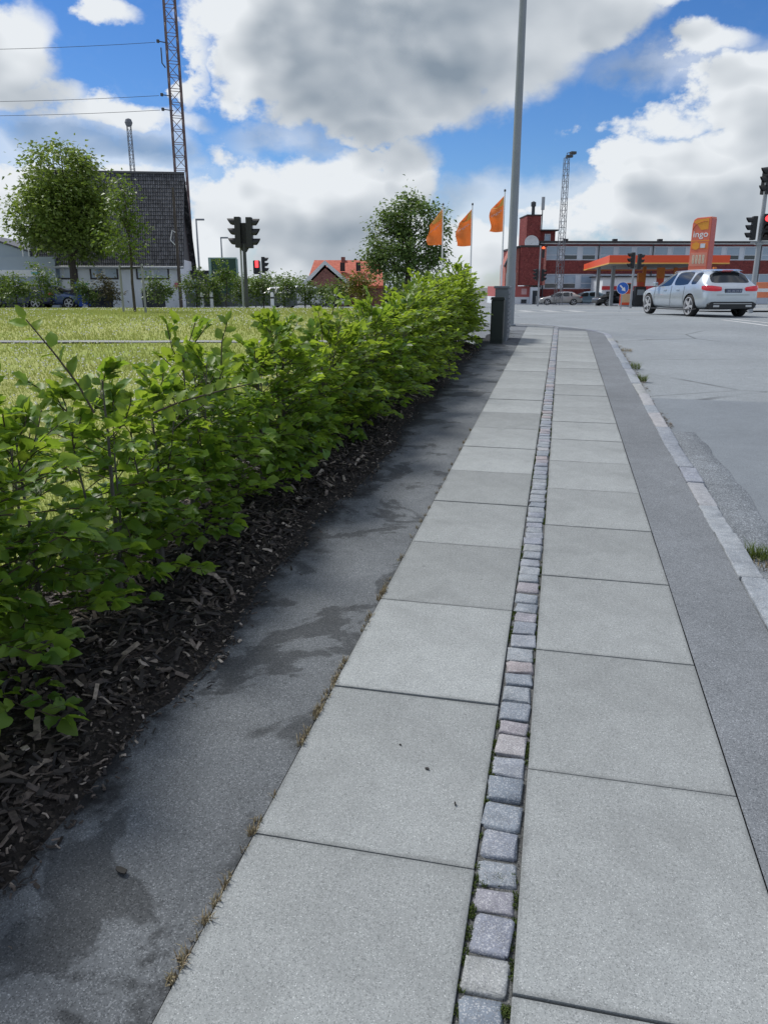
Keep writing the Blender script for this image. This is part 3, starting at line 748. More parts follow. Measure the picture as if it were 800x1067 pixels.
    if young: link('young_foliage', leaves_mesh('young_foliage', young, LEAF_LO if i > 11 else LEAVES, M_hedge_y), root)['kind'] = 'stuff'
    o = link('foliage', leaves_mesh('foliage', rest, LEAF_LO if i > 11 else LEAVES, M_hedge if (i < 9 or (i < 16 and i % 2)) else M_hedge_y), root); o['kind'] = 'stuff'  # far shrubs get the sunlit look through the yellower leaf colour
    return len(frames)
rh = random.Random(77); tot = 0
def lerp_(tab, x):
    for (a, va), (b_, vb) in zip(tab, tab[1:]):
        if a <= x <= b_: return va + (vb - va) * (x - a) / (b_ - a)
    return tab[0][1]
SH = [.25 + .45 * i for i in range(32)]
for i, s in enumerate(SH):
    u = min(1, max(0, (s - 4.0) / 8.5))
    H = lerp_(((0, 1.32), (2.2, 1.20), (4, 1.02), (6, 1.08), (8, 1.20), (12.5, 1.42), (20, 1.42)), s) * rh.choice((.88, .95, 1.0, 1.04, 1.13)); W = (.48 + .08 * u) * rh.uniform(.82, 1.18)
    if i == 4: H *= .84; W *= .8
    tot += hedge_shrub(i, s, -1.80 + (.10 if s > 5 else 0) + rh.uniform(-.08, .08), H, W, int((74 + 10 * u) * rh.uniform(.8, 1.15)), (260, 260, 240, 200, 120, 80)[i] if i < 6 else 0, .072 if s < 4 else .072)
print('hedge leaves', tot)
# a long leaning shoot that stands above the near shrubs
def shoot(base, pts_, n, label, seed):
    rg = random.Random(seed); root = empty('hedge_shoot', base, 0, label, 'shoot', 'long shoots rising out of the hedge')
    pts = [Vector(p) for p in pts_]; MB().tube(pts, [.004, .0035, .003, .002][:len(pts)] if len(pts) < 5 else [.004] * len(pts), 5).build('twig', M_twig, root, smooth=True)
    for k in range(n):
        f = (k + .5) / n * (len(pts) - 1); q = min(len(pts) - 2, int(f)); p = pts[q].lerp(pts[q + 1], f - q); d = (pts[q + 1] - pts[q]).normalized(); sg = 1 if k % 2 else -1
        side = d.cross(Vector((.2, -1, .4))).normalized()
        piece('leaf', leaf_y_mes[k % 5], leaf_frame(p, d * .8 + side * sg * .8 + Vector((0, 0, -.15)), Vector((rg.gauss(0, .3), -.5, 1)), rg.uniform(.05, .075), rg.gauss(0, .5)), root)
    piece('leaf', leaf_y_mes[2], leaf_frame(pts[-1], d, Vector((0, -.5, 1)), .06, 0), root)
b = at(98, 430, 2.55); shoot(b, [(0, 0, 0), (-.05, .02, .09), (-.12, .03, .19), (-.21, .05, .30)], 13, 'long leafy shoot leaning left above the nearest hedge shrub', 1)
b = at(160, 430, 2.9); shoot(b, [(0, 0, 0), (.10, 0, .04), (.22, .05, .07), (.36, .08, .10)], 15, 'long leafy shoot reaching right across the gap in the hedge', 2)
b = at(235, 410, 4.0); shoot(b, [(0, 0, 0), (-.02, .02, .12), (-.01, .03, .26), (.02, .05, .36)], 9, 'upright shoot rising from the hedge before the footpath', 3)
b = at(342, 348, 6.2); shoot(b, [(0, 0, 0), (.02, .02, .12), (.05, .03, .22), (.06, .05, .30)], 8, 'upright shoot at the top of the middle hedge', 4)

# trees -----------------------------------------------------------
LEAF_Q = leaf_proto([(0, 0), (.35, .34), (1, 0)])
def tree(name, base, H, crown, nclump, per, lsize, label, cat, matl, group=None, seed=1, trunk_r=.15, trunk_h=.3, clump_r=.5, bark=None, hang=-.15):
    """crown: list of (dx, dy, dz, rx, ry, rz) lobes in metres above the base"""
    rg = random.Random(seed); root = empty(name, base, 0, label, cat, group); tk = MB(); frames = []
    wts = [l[3] * l[4] * l[5] for l in crown]; th = H * trunk_h
    top = Vector((rg.gauss(0, .03 * H), rg.gauss(0, .03 * H), H * .86))
    tp = [Vector((0, 0, -.2)), Vector((rg.gauss(0, .02), 0, th * .5)), Vector((rg.gauss(0, .05), rg.gauss(0, .05), th)), Vector((top.x * .6, top.y * .6, H * .6)), top]
    tk.tube(tp, [trunk_r * 1.15, trunk_r, trunk_r * .85, trunk_r * .45, trunk_r * .08], 8)
    for c in range(nclump):
        l = rg.choices(crown, wts)[0]
        while True:
            v = Vector((rg.uniform(-1, 1), rg.uniform(-1, 1), rg.uniform(-1, 1)))
            if .25 < v.length < 1: break
        v = v.normalized() * (v.length ** .45)
        p = Vector((l[0] + v.x * l[3], l[1] + v.y * l[4], l[2] + v.z * l[5]))
        if c % 3 == 0:
            f = rg.uniform(.35, .95); j = tp[2].lerp(tp[3], min(1, f * 1.3)) if f < .7 else tp[3].lerp(tp[4], (f - .7) / .3)
            if j.z > p.z: j = Vector((tp[2].x, tp[2].y, max(th * .9, p.z - abs(p.x) * .5 - .3)))
            mid = j.lerp(p, .55) + Vector((0, 0, .06 * H * rg.uniform(.2, 1)))
            tk.tube([j, mid, p], [trunk_r * .28, trunk_r * .16, trunk_r * .05], 5, cap=False)
        cr = clump_r * rg.uniform(.6, 1.3)
        for k in range(int(per * rg.uniform(.6, 1.3))):
            o = Vector((rg.gauss(0, 1), rg.gauss(0, 1), rg.gauss(0, .75))) * cr * .5
            d = Vector((o.x, o.y, o.z * .5 + hang * cr)) + Vector((rg.gauss(0, .5), rg.gauss(0, .5), rg.gauss(0, .3))) * cr
            frames.append(leaf_frame(p + o, d, Vector((rg.gauss(0, .5), rg.gauss(0, .5), 1)), lsize * rg.uniform(.6, 1.3), 0))
    tk.build('trunk', bark or M_bark, root, smooth=True)
    link('crown', leaves_mesh('crown', frames, LEAF_Q, matl), root)['kind'] = 'stuff'
    return root
M_tree = leaf_mat('tree_leaf', (.065, .115, .028), (.26, .34, .085), (.32, .44, .07), tmix=.38)
M_tree2 = leaf_mat('oak_leaf', (.05, .10, .03), (.18, .27, .08), (.22, .33, .06), tmix=.34)
M_young = leaf_mat('young_leaf', (.045, .09, .015), (.15, .23, .04), (.2, .3, .03), tmix=.35)
M_bush = leaf_mat('bush_leaf', (.05, .10, .025), (.17, .24, .055), (.2, .3, .04), tmix=.34)
b = gp(80, 51.5); tree('street_tree', b, 9.9, [(-.2, 0, 5.6, 2.9, 2.9, 2.3), (-.1, 0, 7.6, 2.1, 2.2, 2.0), (.4, 0, 4.2, 2.4, 2.2, 1.2), (-1.9, 0, 5.1, 1.5, 1.6, 1.1), (1.5, .2, 7.2, 1.2, 1.4, 1.5)], 190, 95, .27, 'large round dark green tree before the dark roofed house', 'tree', M_tree, seed=4, trunk_r=.24, clump_r=.85)
b = gp(424, 60); tree('street_tree', b, 8.6, [(.1, 0, 4.0, 2.9, 2.5, 1.7), (.4, 0, 6.2, 2.1, 2.0, 1.3), (-1.9, 0, 5.6, 1.2, 1.3, .7), (2.0, 0, 5.0, 1.2, 1.2, .9), (-1.3,0,3.3,1.9,1.7,1.1), (.7, 0, 7.2, 1.3, 1.2, .8)], 150, 70, .26, 'dark oak like tree behind the orange flags', 'tree', M_tree2, seed=9, trunk_r=.24, clump_r=.75)
# staked sapling on the lawn
b = gp(141, 27.2); tree('sapling', b, 4.65, [(-.12, 0, 2.5, .55, .5, .75), (-.05, 0, 3.5, .36, .4, .8), (-.85, 0, 2.75, .25, .3, .25), (.4, 0, 2.9, .3, .3, .4), (-.4, 0, 2.2, .4, .3, .3), (0, 0, 4.2, .2, .2, .4)], 62, 26, .125, 'slender light green sapling tied between two stakes', 'tree', M_young, seed=6, trunk_r=.045, trunk_h=.42, clump_r=.33, bark=M_bark)
M_stake = mat('stake_wood', (.25, .26, .25), .8, .2, 20, .3)
M_tie = mat('tie_band', (.02, .02, .022), .6)
sx = [gp(129, 27.6), gp(152, 26.6), gp(143.5, 28.3)]
for i, p in enumerate(sx[:2]):
    r = empty('tree_stake', p, 0, ('left' if i == 0 else 'right') + ' grey wooden stake beside the lawn sapling', 'stake', 'stakes of the lawn sapling')
    MB().tube([(0, 0, -.2), (0, 0, 1.55), (0, 0, 1.57)], [.04, .04, .034], 10).build('post', M_stake, r, smooth=True)
    q = b - p; MB().box((-.04, -.015, 1.42), (q.length * .93, .015, 1.49), Matrix.Rotation(math.atan2(q.y, q.x), 4, 'Z')).build('tie', M_tie, r)
# young trees and shrubs along the far edge of the lawn
rows = [(18, 45, 2.1, .9), (45, 44.5, 2.6, .9), (3, 46, 1.9, .8), (92, 46, 1.7, .7), (115, 46, 2.0, .6), (165, 45.5, 2.3, .9), (205, 45.5, 2.4, .9), (222, 46.5, 2.0, .7), (236, 44.8, 2.9, .55), (256, 46, 1.8, .7), (275, 46.5, 2.2, .7), (296, 47, 1.9, .7), (318, 47, 1.8, .6), (352, 44, 1.75, .7), (382, 41, 2.3, 1.1), (336, 46.5, 1.5, .5)]
words_ = {18: 'leafy shrub under the pale sign band at the far left', 45: 'taller young tree left of the large tree trunk', 3: 'shrub at the left edge of the lawn backdrop', 92: 'low shrub beside the blue flag', 115: 'thin browned shrub between blue flag and sapling', 165: 'bushy shrub under the right windows of the dark roofed house', 205: 'shrub right of the dark roofed house corner', 222: 'shrub before the left side of the green board', 236: 'slim light green young tree before the green board', 256: 'shrub at the foot of the double traffic light', 275: 'bushy young tree under the red pedestrian light', 296: 'sparse young tree between red light and red roof', 318: 'young tree left of the brick gable', 352: 'young tree before the brick gable wall', 382: 'yellow tinged bush right of the red roofed house', 336: 'narrow young tree at the gable porch'}
M_yel = leaf_mat('yellowing_leaf', (.07, .10, .015), (.24, .20, .03), (.22, .2, .03), tmix=.3)
M_brown = leaf_mat('browned_leaf', (.07, .06, .03), (.15, .14, .06), (.1, .1, .03))
for i, (px, Y, H, rr) in enumerate(rows):
    rg = random.Random(300 + i); m_ = M_yel if px == 382 else (M_brown if px == 115 else (M_young if px in (236, 18, 45) else M_bush))
    lob = [(0, 0, H * .42, rr * .75, rr * .7, H * .3), (rg.uniform(-.3, .3), 0, H * .7, rr * .5, rr * .5, H * .25), (rg.choice((-1, 1)) * rr * .5, 0, H * .5, rr * .5, rr * .5, H * .22)]
    tree('young_tree' if 'tree' in words_[px] and 'shrub' not in words_[px] else 'shrub', gp(px, Y), H, lob, int(34 * rr) + 10, 30, .15, words_[px], 'young tree' if 'young tree' in words_[px] else 'shrub', m_, 'plants along the far edge of the lawn', 300 + i, .035, .25, .36)
# distant greenery closing the view
for i, (px, Y, H, rr) in enumerate(((285, 80, 2.8, 2.6), (312, 84, 2.9, 2.8), (260, 82, 2.6, 2.4), (232, 85, 2.2, 2.2), (400, 78, 3.4, 2.6))):
    tree('far_bush', gp(px, Y), H, [(0, 0, H * .5, rr, rr * .7, H * .5), (rr * .6, 0, H * .4, rr * .7, rr * .6, H * .4)], 60, 40, .32, 'distant dark bush, %s from the left behind the lawn shrubs' % ORD[[2, 3, 1, 0, 4][i]], 'bush', M_tree2, 'distant bushes behind the lawn', 500 + i, .1, .2, .8)

# ================================================================== vehicles
M_glass = mat('car_glass', (.012, .015, .018), .06, .0, spec=.9)
M_tyre = mat('tyre', (.018, .018, .019), .85, .2, 30)
M_rim = mat('alloy_rim', (.50, .51, .53), .35, .05, metal=.3)
M_liner = mat('wheel_arch', (.01, .01, .011), .9)
M_blackpl = mat('black_plastic', (.018, .019, .021), .55)
M_red = mat('tail_lamp', (.45, .012, .02), .15, .05, coat=.8)
M_redlit = mat('tail_lamp_lit', (.33, .008, .018), .15, emit=(1, .02, .05, .16), coat=.8)
M_white = mat('white_paint', (.72, .73, .74), .5, .05)
M_plate = mat('number_plate', (.06, .08, .14), .4)
M_plate_l = mat('plate_letters', (.55, .57, .62), .5)
def car_paint(name, c, metal=.35): return mat('paint_' + name, c, .26, .03, 3, metal=metal, coat=.9)
def lerp_tab(tab, x):
    for (a, va), (b, vb) in zip(tab, tab[1:]):
        if a <= x <= b: return va + (vb - va) * (x - a) / (b - a)
    return tab[0][1] if x < tab[0][0] else tab[-1][1]
CAR_CACHE = {}
def car_meshes(kind):
    if kind in CAR_CACHE: return CAR_CACHE[kind]
    wt = [(-2.36, .74), (-2.3, .83), (-2.1, .885), (-1.7, .905), (0, .905), (1.4, .90), (1.9, .86), (2.2, .74), (2.36, .56)]
    zb = [(-2.36, .36), (-2.2, .27), (-1.8, .22), (1.8, .2), (2.36, .27)]
    belt = [(-2.36, .80), (-2.26, .93), (-2.12, .985), (-1.2, .965), (.9, .91), (1.5, .86), (2.0, .76), (2.25, .66), (2.36, .56)]
    if kind == 'estate':
        top = [(-2.36, .82), (-2.26, .95), (-2.16, 1.02), (-1.86, 1.36), (-1.70, 1.415), (-.9, 1.455), (-.1, 1.45), (.35, 1.39), (1.12, .955), (1.5, .91), (2.0, .80), (2.25, .69), (2.36, .575)]
        wr = [(-1.9, .58), (-1.7, .60), (-.3, .635), (.5, .62), (1.1, .70)]
        rearw = (-2.16, -1.86); mid = [-1.30, -1.22]
    else:
        top = [(-2.36, .82), (-2.26, .95), (-2.16, 1.02), (-1.40, 1.40), (-1.22, 1.45), (-.6, 1.49), (.1, 1.46), (.5, 1.36), (1.25, .97), (1.5, .93), (2.0, .82), (2.25, .70), (2.36, .58)]
        wr = [(-1.9, .58), (-1.3, .60), (-.3, .635), (.5, .62), (1.1, .70)]
        rearw = (-2.12, -1.42); mid = [-1.02, -.95]
    xs = sorted(set([-2.36, -2.31, -2.24, rearw[0], rearw[1], rearw[1] + .16] + mid + [-.75, -.22, -.12, .2, .38, .72, 1.12, 1.2, 1.5, 1.8, 2.05, 2.22, 2.32, 2.36]))
    V = []; F = []; MI = []; n = 18
    for x in xs:
        w_ = lerp_tab(wt, x); b = lerp_tab(zb, x); zl = lerp_tab(belt, x); zt = max(lerp_tab(top, x), zl + .015); r = lerp_tab(wr, x)
        k = min(1, max(0, (zt - zl) / .40)); wb = w_ * .945
        r = wb * .80 * (1 - k) + r * k
        zr = zt - .075 * k - .008
        half = [(w_ * .84, b), (w_ * .965, b + .10), (w_, min(.52, zl - .1)), (w_ * .985, min(.74, zl - .05)), (wb, zl), (wb * .5 + r * .5 + .025 * k, zl * .5 + zr * .5), (r, zr), (r * .62, zt - .012)]
        ring = [(0, b)] + half + [(0, zt)] + [(-y, z) for y, z in half[::-1]]
        V.extend((x, y, z) for y, z in ring)
    for i in range(len(xs) - 1):
        xm = (xs[i] + xs[i + 1]) / 2
        for j in range(n):
            j2 = (j + 1) % n; F.append((i * n + j, i * n + j2, (i + 1) * n + j2, (i + 1) * n + j))
            h = j if j < 9 else 17 - j; m_ = 0
            if h in (5, 6):
                if rearw[1] + .10 < xm < 1.12 and not (mid[0] < xm < mid[1]) and not (-.22 < xm < -.12): m_ = 2 if j < 9 else 3
            if h in (7, 8):
                if rearw[0] < xm < rearw[1]: m_ = 1
                if .38 < xm < 1.12: m_ = 4
            MI.append(m_)
    F.append(tuple(range(n))); F.append(tuple((len(xs) - 1) * n + k for k in range(n))[::-1]); MI += [0, 0]
    me = bpy.data.meshes.new('carbody'); me.from_pydata(V, [], F); me.polygons.foreach_set('material_index', MI)
    bm = bmesh.new(); bm.from_mesh(me); bmesh.ops.recalc_face_normals(bm, faces=bm.faces)
    cl = bm.edges.layers.float.new('crease_edge')
    for e in bm.edges:
        if len(e.link_faces) == 2 and e.link_faces[0].material_index != e.link_faces[1].material_index: e[cl] = .5
    bm.to_mesh(me); bm.free()
    slots = [bpy.data.materials.new('slot') for _ in range(6)]
    for s_m in slots: me.materials.append(s_m)
    ob = bpy.data.objects.new('tmp_body', me); col.objects.link(ob)
    sb = ob.modifiers.new('s', 'SUBSURF'); sb.levels = 2; sb.render_levels = 2
    cut = MB()
    cut.cur = 5
    for x in (-1.42, 1.42):
        for sy in (-1, 1):
            cut.tube([(x, sy * .58, .33), (x, sy * 1.1, .33)], .385, 32)
    cme = cut.mesh('cut')
    for s_m in slots: cme.materials.append(s_m)
    co = bpy.data.objects.new('tmp_cut', cme); col.objects.link(co)
    bo = ob.modifiers.new('b', 'BOOLEAN'); bo.object = co; bo.operation = 'DIFFERENCE'; bo.solver = 'EXACT'
    dgx = bpy.context.evaluated_depsgraph_get(); ev = bpy.data.meshes.new_from_object(ob.evaluated_get(dgx))
    vs = [v.co.copy() for v in ev.vertices]; out = {}
    for p in ev.polygons:
        key = {0: 'body', 1: 'rear_window', 2: 'side_window', 3: 'side_window2', 4: 'windscreen', 5: 'liner'}[p.material_index]
        if key == 'liner': key = 'liner%d' % ((p.center.x > 0) * 2 + (p.center.y > 0))
        out.setdefault(key, []).append(list(p.vertices))
    res = {}
    for key, fs in out.items():
        ids = sorted({i for f in fs for i in f}); mp = {i: q for q, i in enumerate(ids)}
        m2 = bpy.data.meshes.new(key); m2.from_pydata([vs[i] for i in ids], [], [[mp[i] for i in f] for f in fs])
        m2.polygons.foreach_set('use_smooth', [True] * len(fs)); m2.set_sharp_from_angle(angle=R(50)); res[key] = m2
    bpy.data.objects.remove(ob); bpy.data.objects.remove(co)
    CAR_CACHE[kind] = res; return res
def wheel_mesh():
    ty = MB().lathe([(.25, -.10), (.27, -.112), (.30, -.112), (.33, -.085), (.335, 0), (.33, .085), (.30, .112), (.27, .112), (.25, .10)], 32, closed=True).mesh('tyre', 'all'); ty.materials.append(M_tyre)
    rm = MB().lathe([(.268, -.09), (.268, .112), (.245, .115), (.238, .06), (.24, -.05)], 32)
    for k in range(5):
        a = 2 * math.pi * k / 5; M = Matrix.Rotation(a, 4, 'Z')
        rm.prism([(.03, -.035), (.245, -.04), (.245, .04), (.03, .035)], .05, .104, M, 'z')
    rm.lathe([(.055, .02), (.055, .102), (0, .106)], 14)
    r = rm.mesh('rim'); r.materials.append(M_rim)
    dk = MB().lathe([(.24, .045), (0, .04)], 24).mesh('brake_disc'); dk.materials.append(M_liner)
    return ty, r, dk
WHEEL = wheel_mesh()
def own(me, m_): 
    c = me.copy(); c.materials.clear(); c.materials.append(m_); return c
def car(kind, loc, heading, paint, label, scale=(1, 1, 1), detail=True, lit=False):
    """heading: angle of the nose from +X"""
    ms = car_meshes(kind); root = empty('car', loc, heading, label, 'car'); root.scale = scale
    link('body', own(ms['body'], paint), root); [link('wheel_arch', own(ms['liner%d' % q_], M_liner), root) for q_ in range(4)]
    link('rear_window', own(ms['rear_window'], M_glass), root); link('windscreen', own(ms['windscreen'], M_glass), root)
    link('side_window', own(ms['side_window'], M_glass), root); link('side_window', own(ms['side_window2'], M_glass), root)
    for x in (-1.42, 1.42):
        for sy in (-1, 1):
            wr_ = bpy.data.objects.new('wheel', None); col.objects.link(wr_); wr_.parent = root; wr_.location = (x, sy * .80, .335); wr_.rotation_euler = (-sy * math.pi / 2, random.uniform(0, 1) if sy < 9 else 0, 0)
            for nm, me in zip(('tyre', 'rim', 'brake_disc'), WHEEL): link(nm, me, wr_)
    # lamps: slim lens shells wrapped round the rear corners
    for sy in (-1, 1):
        mb = MB(); rows = []
        for k in range(9):
            f = k / 8; y, x = [(.40, -2.375), (.50, -2.38), (.60, -2.378), (.69, -2.362), (.76, -2.33), (.81, -2.28), (.845, -2.22), (.868, -2.15), (.882, -2.08)][k]
            hh = .018 + .062 * math.sin(math.pi * min(1, .22 + f * .62)); zc = .845 + .035 * f
            rows.append(((x, sy * y, zc - hh), (x - .03, sy * (y + .005), zc), (x + .01, sy * y, zc + hh), (x + .10, sy * (y - .06), zc)))
        vs = [p for r_ in rows for p in r_]; fs = []
        for k in range(8):
            for j in range(4): fs.append((k * 4 + j, k * 4 + (j + 1) % 4, (k + 1) * 4 + (j + 1) % 4, (k + 1) * 4 + j))
        fs += [(0, 1, 2, 3), (32, 33, 34, 35)]
        tl = mb.add(vs, fs).build('tail_lamp', M_redlit if lit else M_red, root, smooth=True)
        if detail:
            MB().box((-2.392, min(sy * .47, sy * .66), .835), (-2.36, max(sy * .47, sy * .66), .856)).build('lamp_strip', mat('lamp_clear', (.75, .6, .62), .3), tl, bevel=.006)
        hl = MB().lathe([(.0, .06), (.07, .05), (.11, .02), (.12, -.04)], 14, Matrix.Translation((2.16, sy * .62, .66)) @ Matrix.Rotation(math.pi / 2, 4, 'Y') @ Matrix.Scale(.55, 4, (1, 0, 0)))
        hl.build('headlight', mat('headlight', (.6, .62, .65), .1, coat=.6), root, smooth=True)
        mm = MB().box((.72, sy * .97 - .07, .93), (.86, sy * .97 + .07, 1.06)).build('wing_mirror', paint if not detail else paint, root, bevel=.035)
        MB().box((-.72, sy * .892 - .012, .80), (-.52, sy * .892 + .012, .83)).build('door_handle', paint, root, bevel=.008); MB().box((.15, sy * .892 - .012, .79), (.35, sy * .892 + .012, .82)).build('door_handle', paint, root, bevel=.008)
        if detail and kind == 'estate': MB().tube([(-1.55, sy * .595, 1.345), (-1.45, sy * .60, 1.385), (-.6, sy * .615, 1.402), (.1, sy * .61, 1.385), (.2, sy * .61, 1.355)], .012, 6).build('roof_rail', mat('alloy', (.5, .51, .52), .3, metal=.8), root, smooth=True)
    MB().box((-2.375, -.27, .735), (-2.33, .27, .85)).build('plate_recess', M_blackpl, root, bevel=.01)
    pl = MB().box((-2.385, -.255, .74), (-2.36, .255, .838)).build('number_plate', M_plate if detail else M_white, root, bevel=.004)
    if detail:
        lt = MB()
        for k in range(7):
            y = .19 - k * .062 - (.02 if k > 1 else 0); lt.box((-2.388, y - .020, .765), (-2.384, y + .020, .770)); lt.box((-2.388, y - .020, .805), (-2.384, y + .020, .811)); lt.box((-2.388, y - .020 + .03 * (k % 2), .765), (-2.384, y - .012 + .03 * (k % 2), .811))
        lt.build('plate_marking', M_plate_l, pl)
    # rear bumper with dark diffuser and twin tail pipes
    df = MB().prism([(-.78, .40), (-.66, .47), (.66, .47), (.78, .40), (.70, .26), (-.70, .26)], -2.385, -2.10, Matrix(((0, 1, 0, 0), (1, 0, 0, 0), (0, 0, 1, 0), (0, 0, 0, 1))))
    df.build('rear_diffuser', M_blackpl, root, bevel=.02)
    for sy in (-1, 1): MB().box((-2.40, sy * .52 - .10, .31), (-2.3, sy * .52 + .10, .375)).build('tail_pipe', mat('alloy', (.5, .51, .52), .3, metal=.8), root, bevel=.02)
    if detail:
        MB().box((-2.40, -.62, .405), (-2.36, .62, .425)).build('diffuser_trim', mat('alloy', (.5, .51, .52), .3, metal=.8), root, bevel=.006)
        MB().box((-1.93, -.16, 1.372), (-1.80, .16, 1.40)).build('brake_light', M_redlit, root, bevel=.006)
        sp = MB().prism([(-1.98, 1.375), (-1.70, 1.425), (-1.70, 1.40), (-1.96, 1.36)], -.45, .45); sp.build('roof_spoiler', paint, root, bevel=.006)
        for sy in (-1, 1):
            for xx in (-1.02, -.17, .98):
                MB().tube([(xx, sy * .895, .30), (xx, sy * .906, .52), (xx, sy * .892, .74), (xx + .02, sy * .862, .93)], .004, 5).build('door_seam', M_liner, root)
        MB().box((-2.372, -.52, .665), (-2.33, .52, .672)).build('tailgate_seam', M_liner, root)
        MB().tube([(-1.9, .885, .26), (-1.7, .90, .22), (1.7, .89, .2)], .02, 6).build('sill', M_blackpl, root); MB().tube([(-1.9, -.885, .26), (-1.7, -.90, .22), (1.7, -.89, .2)], .02, 6).build('sill', M_blackpl, root)
    else:
        MB().tube([(1.9, -.7, .35), (2.34, -.5, .33), (2.36, 0, .33), (2.34, .5, .33), (1.9, .7, .35)], .05, 8).build('front_grille', M_blackpl, root, smooth=True)
    return root
silver = car_paint('silver', (.50, .55, .60), .5)
p = gp(719, 24.9)                        # rear left wheel stands here
hd = math.pi / 2 + R(7); cth, sth = math.cos(hd), math.sin(hd)
off = Vector((cth * -1.42 - sth * .80, sth * -1.42 + cth * .80))
lc = Vector((p.x - off.x, p.y - off.y)); car('estate', (lc.x, lc.y, zg(lc.y) - .07), hd, silver, 'silver estate car waiting at the lights, seen from behind', lit=True)
def parked(kind, px, Y, hd, paint, label, sc=1.): q = gp(px, Y, -.07); return car(kind, q, hd, paint, label, (sc, sc, sc), detail=False)
parked('hatch', 583, 82, R(172), car_paint('champagne', (.38, .38, .37)), 'light grey hatchback parked before the brick office', .92)
parked('hatch', 610, 84, R(175), car_paint('pale_blue', (.22, .33, .42)), 'pale blue car parked beside the grey hatchback', .95)
parked('estate', 642, 72, R(195), car_paint('black', (.02, .021, .024)), 'black car parked under the canopy edge', .95)
parked('hatch', 684, 78, R(180), car_paint('dark', (.03, .03, .033)), 'dark car under the canopy behind the silver estate', 1.0)
parked('hatch', 324, 51.5, R(0), car_paint('white', (.62, .63, .64), .0), 'white car passing in front of the red roofed house', .95)
parked('estate', 308, 53.5, R(0), car_paint('cream', (.58, .57, .53), .0), 'cream white car half hidden behind the white one', .95)
parked('estate', 20, 49, R(180), car_paint('navy', (.035, .045, .10)), 'navy blue car parked at the far left behind shrubs', 1.)
parked('hatch', 55, 49.4, R(0), car_paint('blue', (.05, .09, .2)), 'blue hatchback parked by the large tree trunk', .95)

# ================================================================== street furniture
M_galv = mat('galvanised', (.33, .35, .37), .55, .08, 3, metal=.25)
M_pole = mat('pole_grey', (.24, .26, .28), .5, .10, 2, metal=.2)
M_dkmetal = mat('dark_metal', (.045, .05, .055), .5)
M_sig = mat('signal_black', (.014, .015, .017), .55)
M_lens = mat('lens_dark', (.03, .02, .02), .25)
M_lred = mat('lens_red', (.6, .02, .02), .3, emit=(1, .05, .06, 2.2))
M_lamber = mat('lens_orange', (.7, .1, .02), .3, emit=(1, .12, .03, 1.4))
def signal_head(root, pos, yaw, lit=None, k=1., board=False):
    """three-lamp head; lamps look along +X turned by yaw; pos is the middle of the housing"""
    M = Matrix.Translation(pos) @ Matrix.Rotation(yaw, 4, 'Z') @ Matrix.Scale(k, 4)
    hd_ = MB().box((-.10, -.16, -.50), (.10, .16, .50), M).build('signal_head', M_sig, root, bevel=.025)
    if board: MB().box((-.03, -.26, -.62), (-.01, .26, .62), M).build('back_board', M_sig, hd_, bevel=.005)
    for i, z in enumerate((.32, 0, -.32)):
        v = MB(); n = 12; rings = []
        for k2 in range(n + 1):
            a = math.pi * (-.18 + 1.36 * k2 / n); d = .26 * (.45 + .55 * math.sin(math.pi * k2 / n))
            for r_ in (.125, .137): rings.append((.10, r_ * math.cos(a), z + r_ * math.sin(a))); rings.append((.10 + d, r_ * math.cos(a), z + r_ * math.sin(a)))
        fs = []
        for k2 in range(n):
            b = k2 * 4; c = b + 4; fs += [(b, b + 1, c + 1, c), (b + 2, c + 2, c + 3, b + 3), (b + 1, b + 3, c + 3, c + 1)]
        v.add([M @ Vector(q) for q in rings], fs).build('visor', M_sig, hd_)
        on = lit is not None and i in (lit if isinstance(lit, (list, tuple)) else [lit])
        MB().lathe([(.0, .035), (.06, .03), (.10, .015), (.115, -.01)], 20, M @ Matrix.Translation((.10, 0, z)) @ Matrix.Rotation(math.pi / 2, 4, 'Y')).build('lens', M_lred if on else M_lens, hd_, smooth=True)
    return hd_
def pole(root, h, r0, r1, matl, name='pole', lean=(0, 0)):
    return MB().tube([(0, 0, -.1), (lean[0] * .5, lean[1] * .5, h * .5), (lean[0], lean[1], h)], [r0, (r0 + r1) / 2, r1], 14).build(name, matl, root, smooth=True)
# double signal at the far lawn edge
b = gp(257.5, 40); zt = at(253, 226, 40).z - b.z; r = empty('traffic_light', b, 0, 'double headed traffic light on a dark pole beyond the lawn', 'traffic light')
pole(r, zt - 1.25, .10, .085, M_dkmetal); kk = 1.42
signal_head(r, (-.26, 0, zt - .70), math.pi, None, kk); signal_head(r, (.30, 0, zt - .72), .0, None, kk)
MB().box((-.34, .08, zt - 1.25), (.40, .14, zt - .25)).build('back_plate', M_sig, r, bevel=.02)
MB().prism([(-.32, zt - 1.2), (.38, zt - 1.2), (.10, zt - 1.62), (-.06, zt - 1.62)], -.06, .08).build('bracket', M_sig, r)
MB().tube([(-.22, .25, -.1), (-.22, .25, 3.0)], .05, 8).build('conduit', M_galv, r)
b = gp(272.5, 55); zt = at(272, 267, 55).z - b.z; r = empty('traffic_light', b, 0, 'small traffic light showing red left of the red roofed house', 'traffic light')
pole(r, zt - .3, .06, .06, M_galv)
h_ = MB().box((-.42, -.1, zt - 1.15), (-.02, .1, zt - .25)).build('signal_head', M_sig, r, bevel=.03); MB().box((-.30, -.13, zt - .72), (-.08, -.10, zt - .28)).build('lens', M_lred, h_, bevel=.01); MB().box((-.44, -.09, zt - 1.1), (-.425, .09, zt - .3)).build('visor', M_sig, h_)
signal_head(r, (.24, 0, zt - .55), .0, None, 1.05)
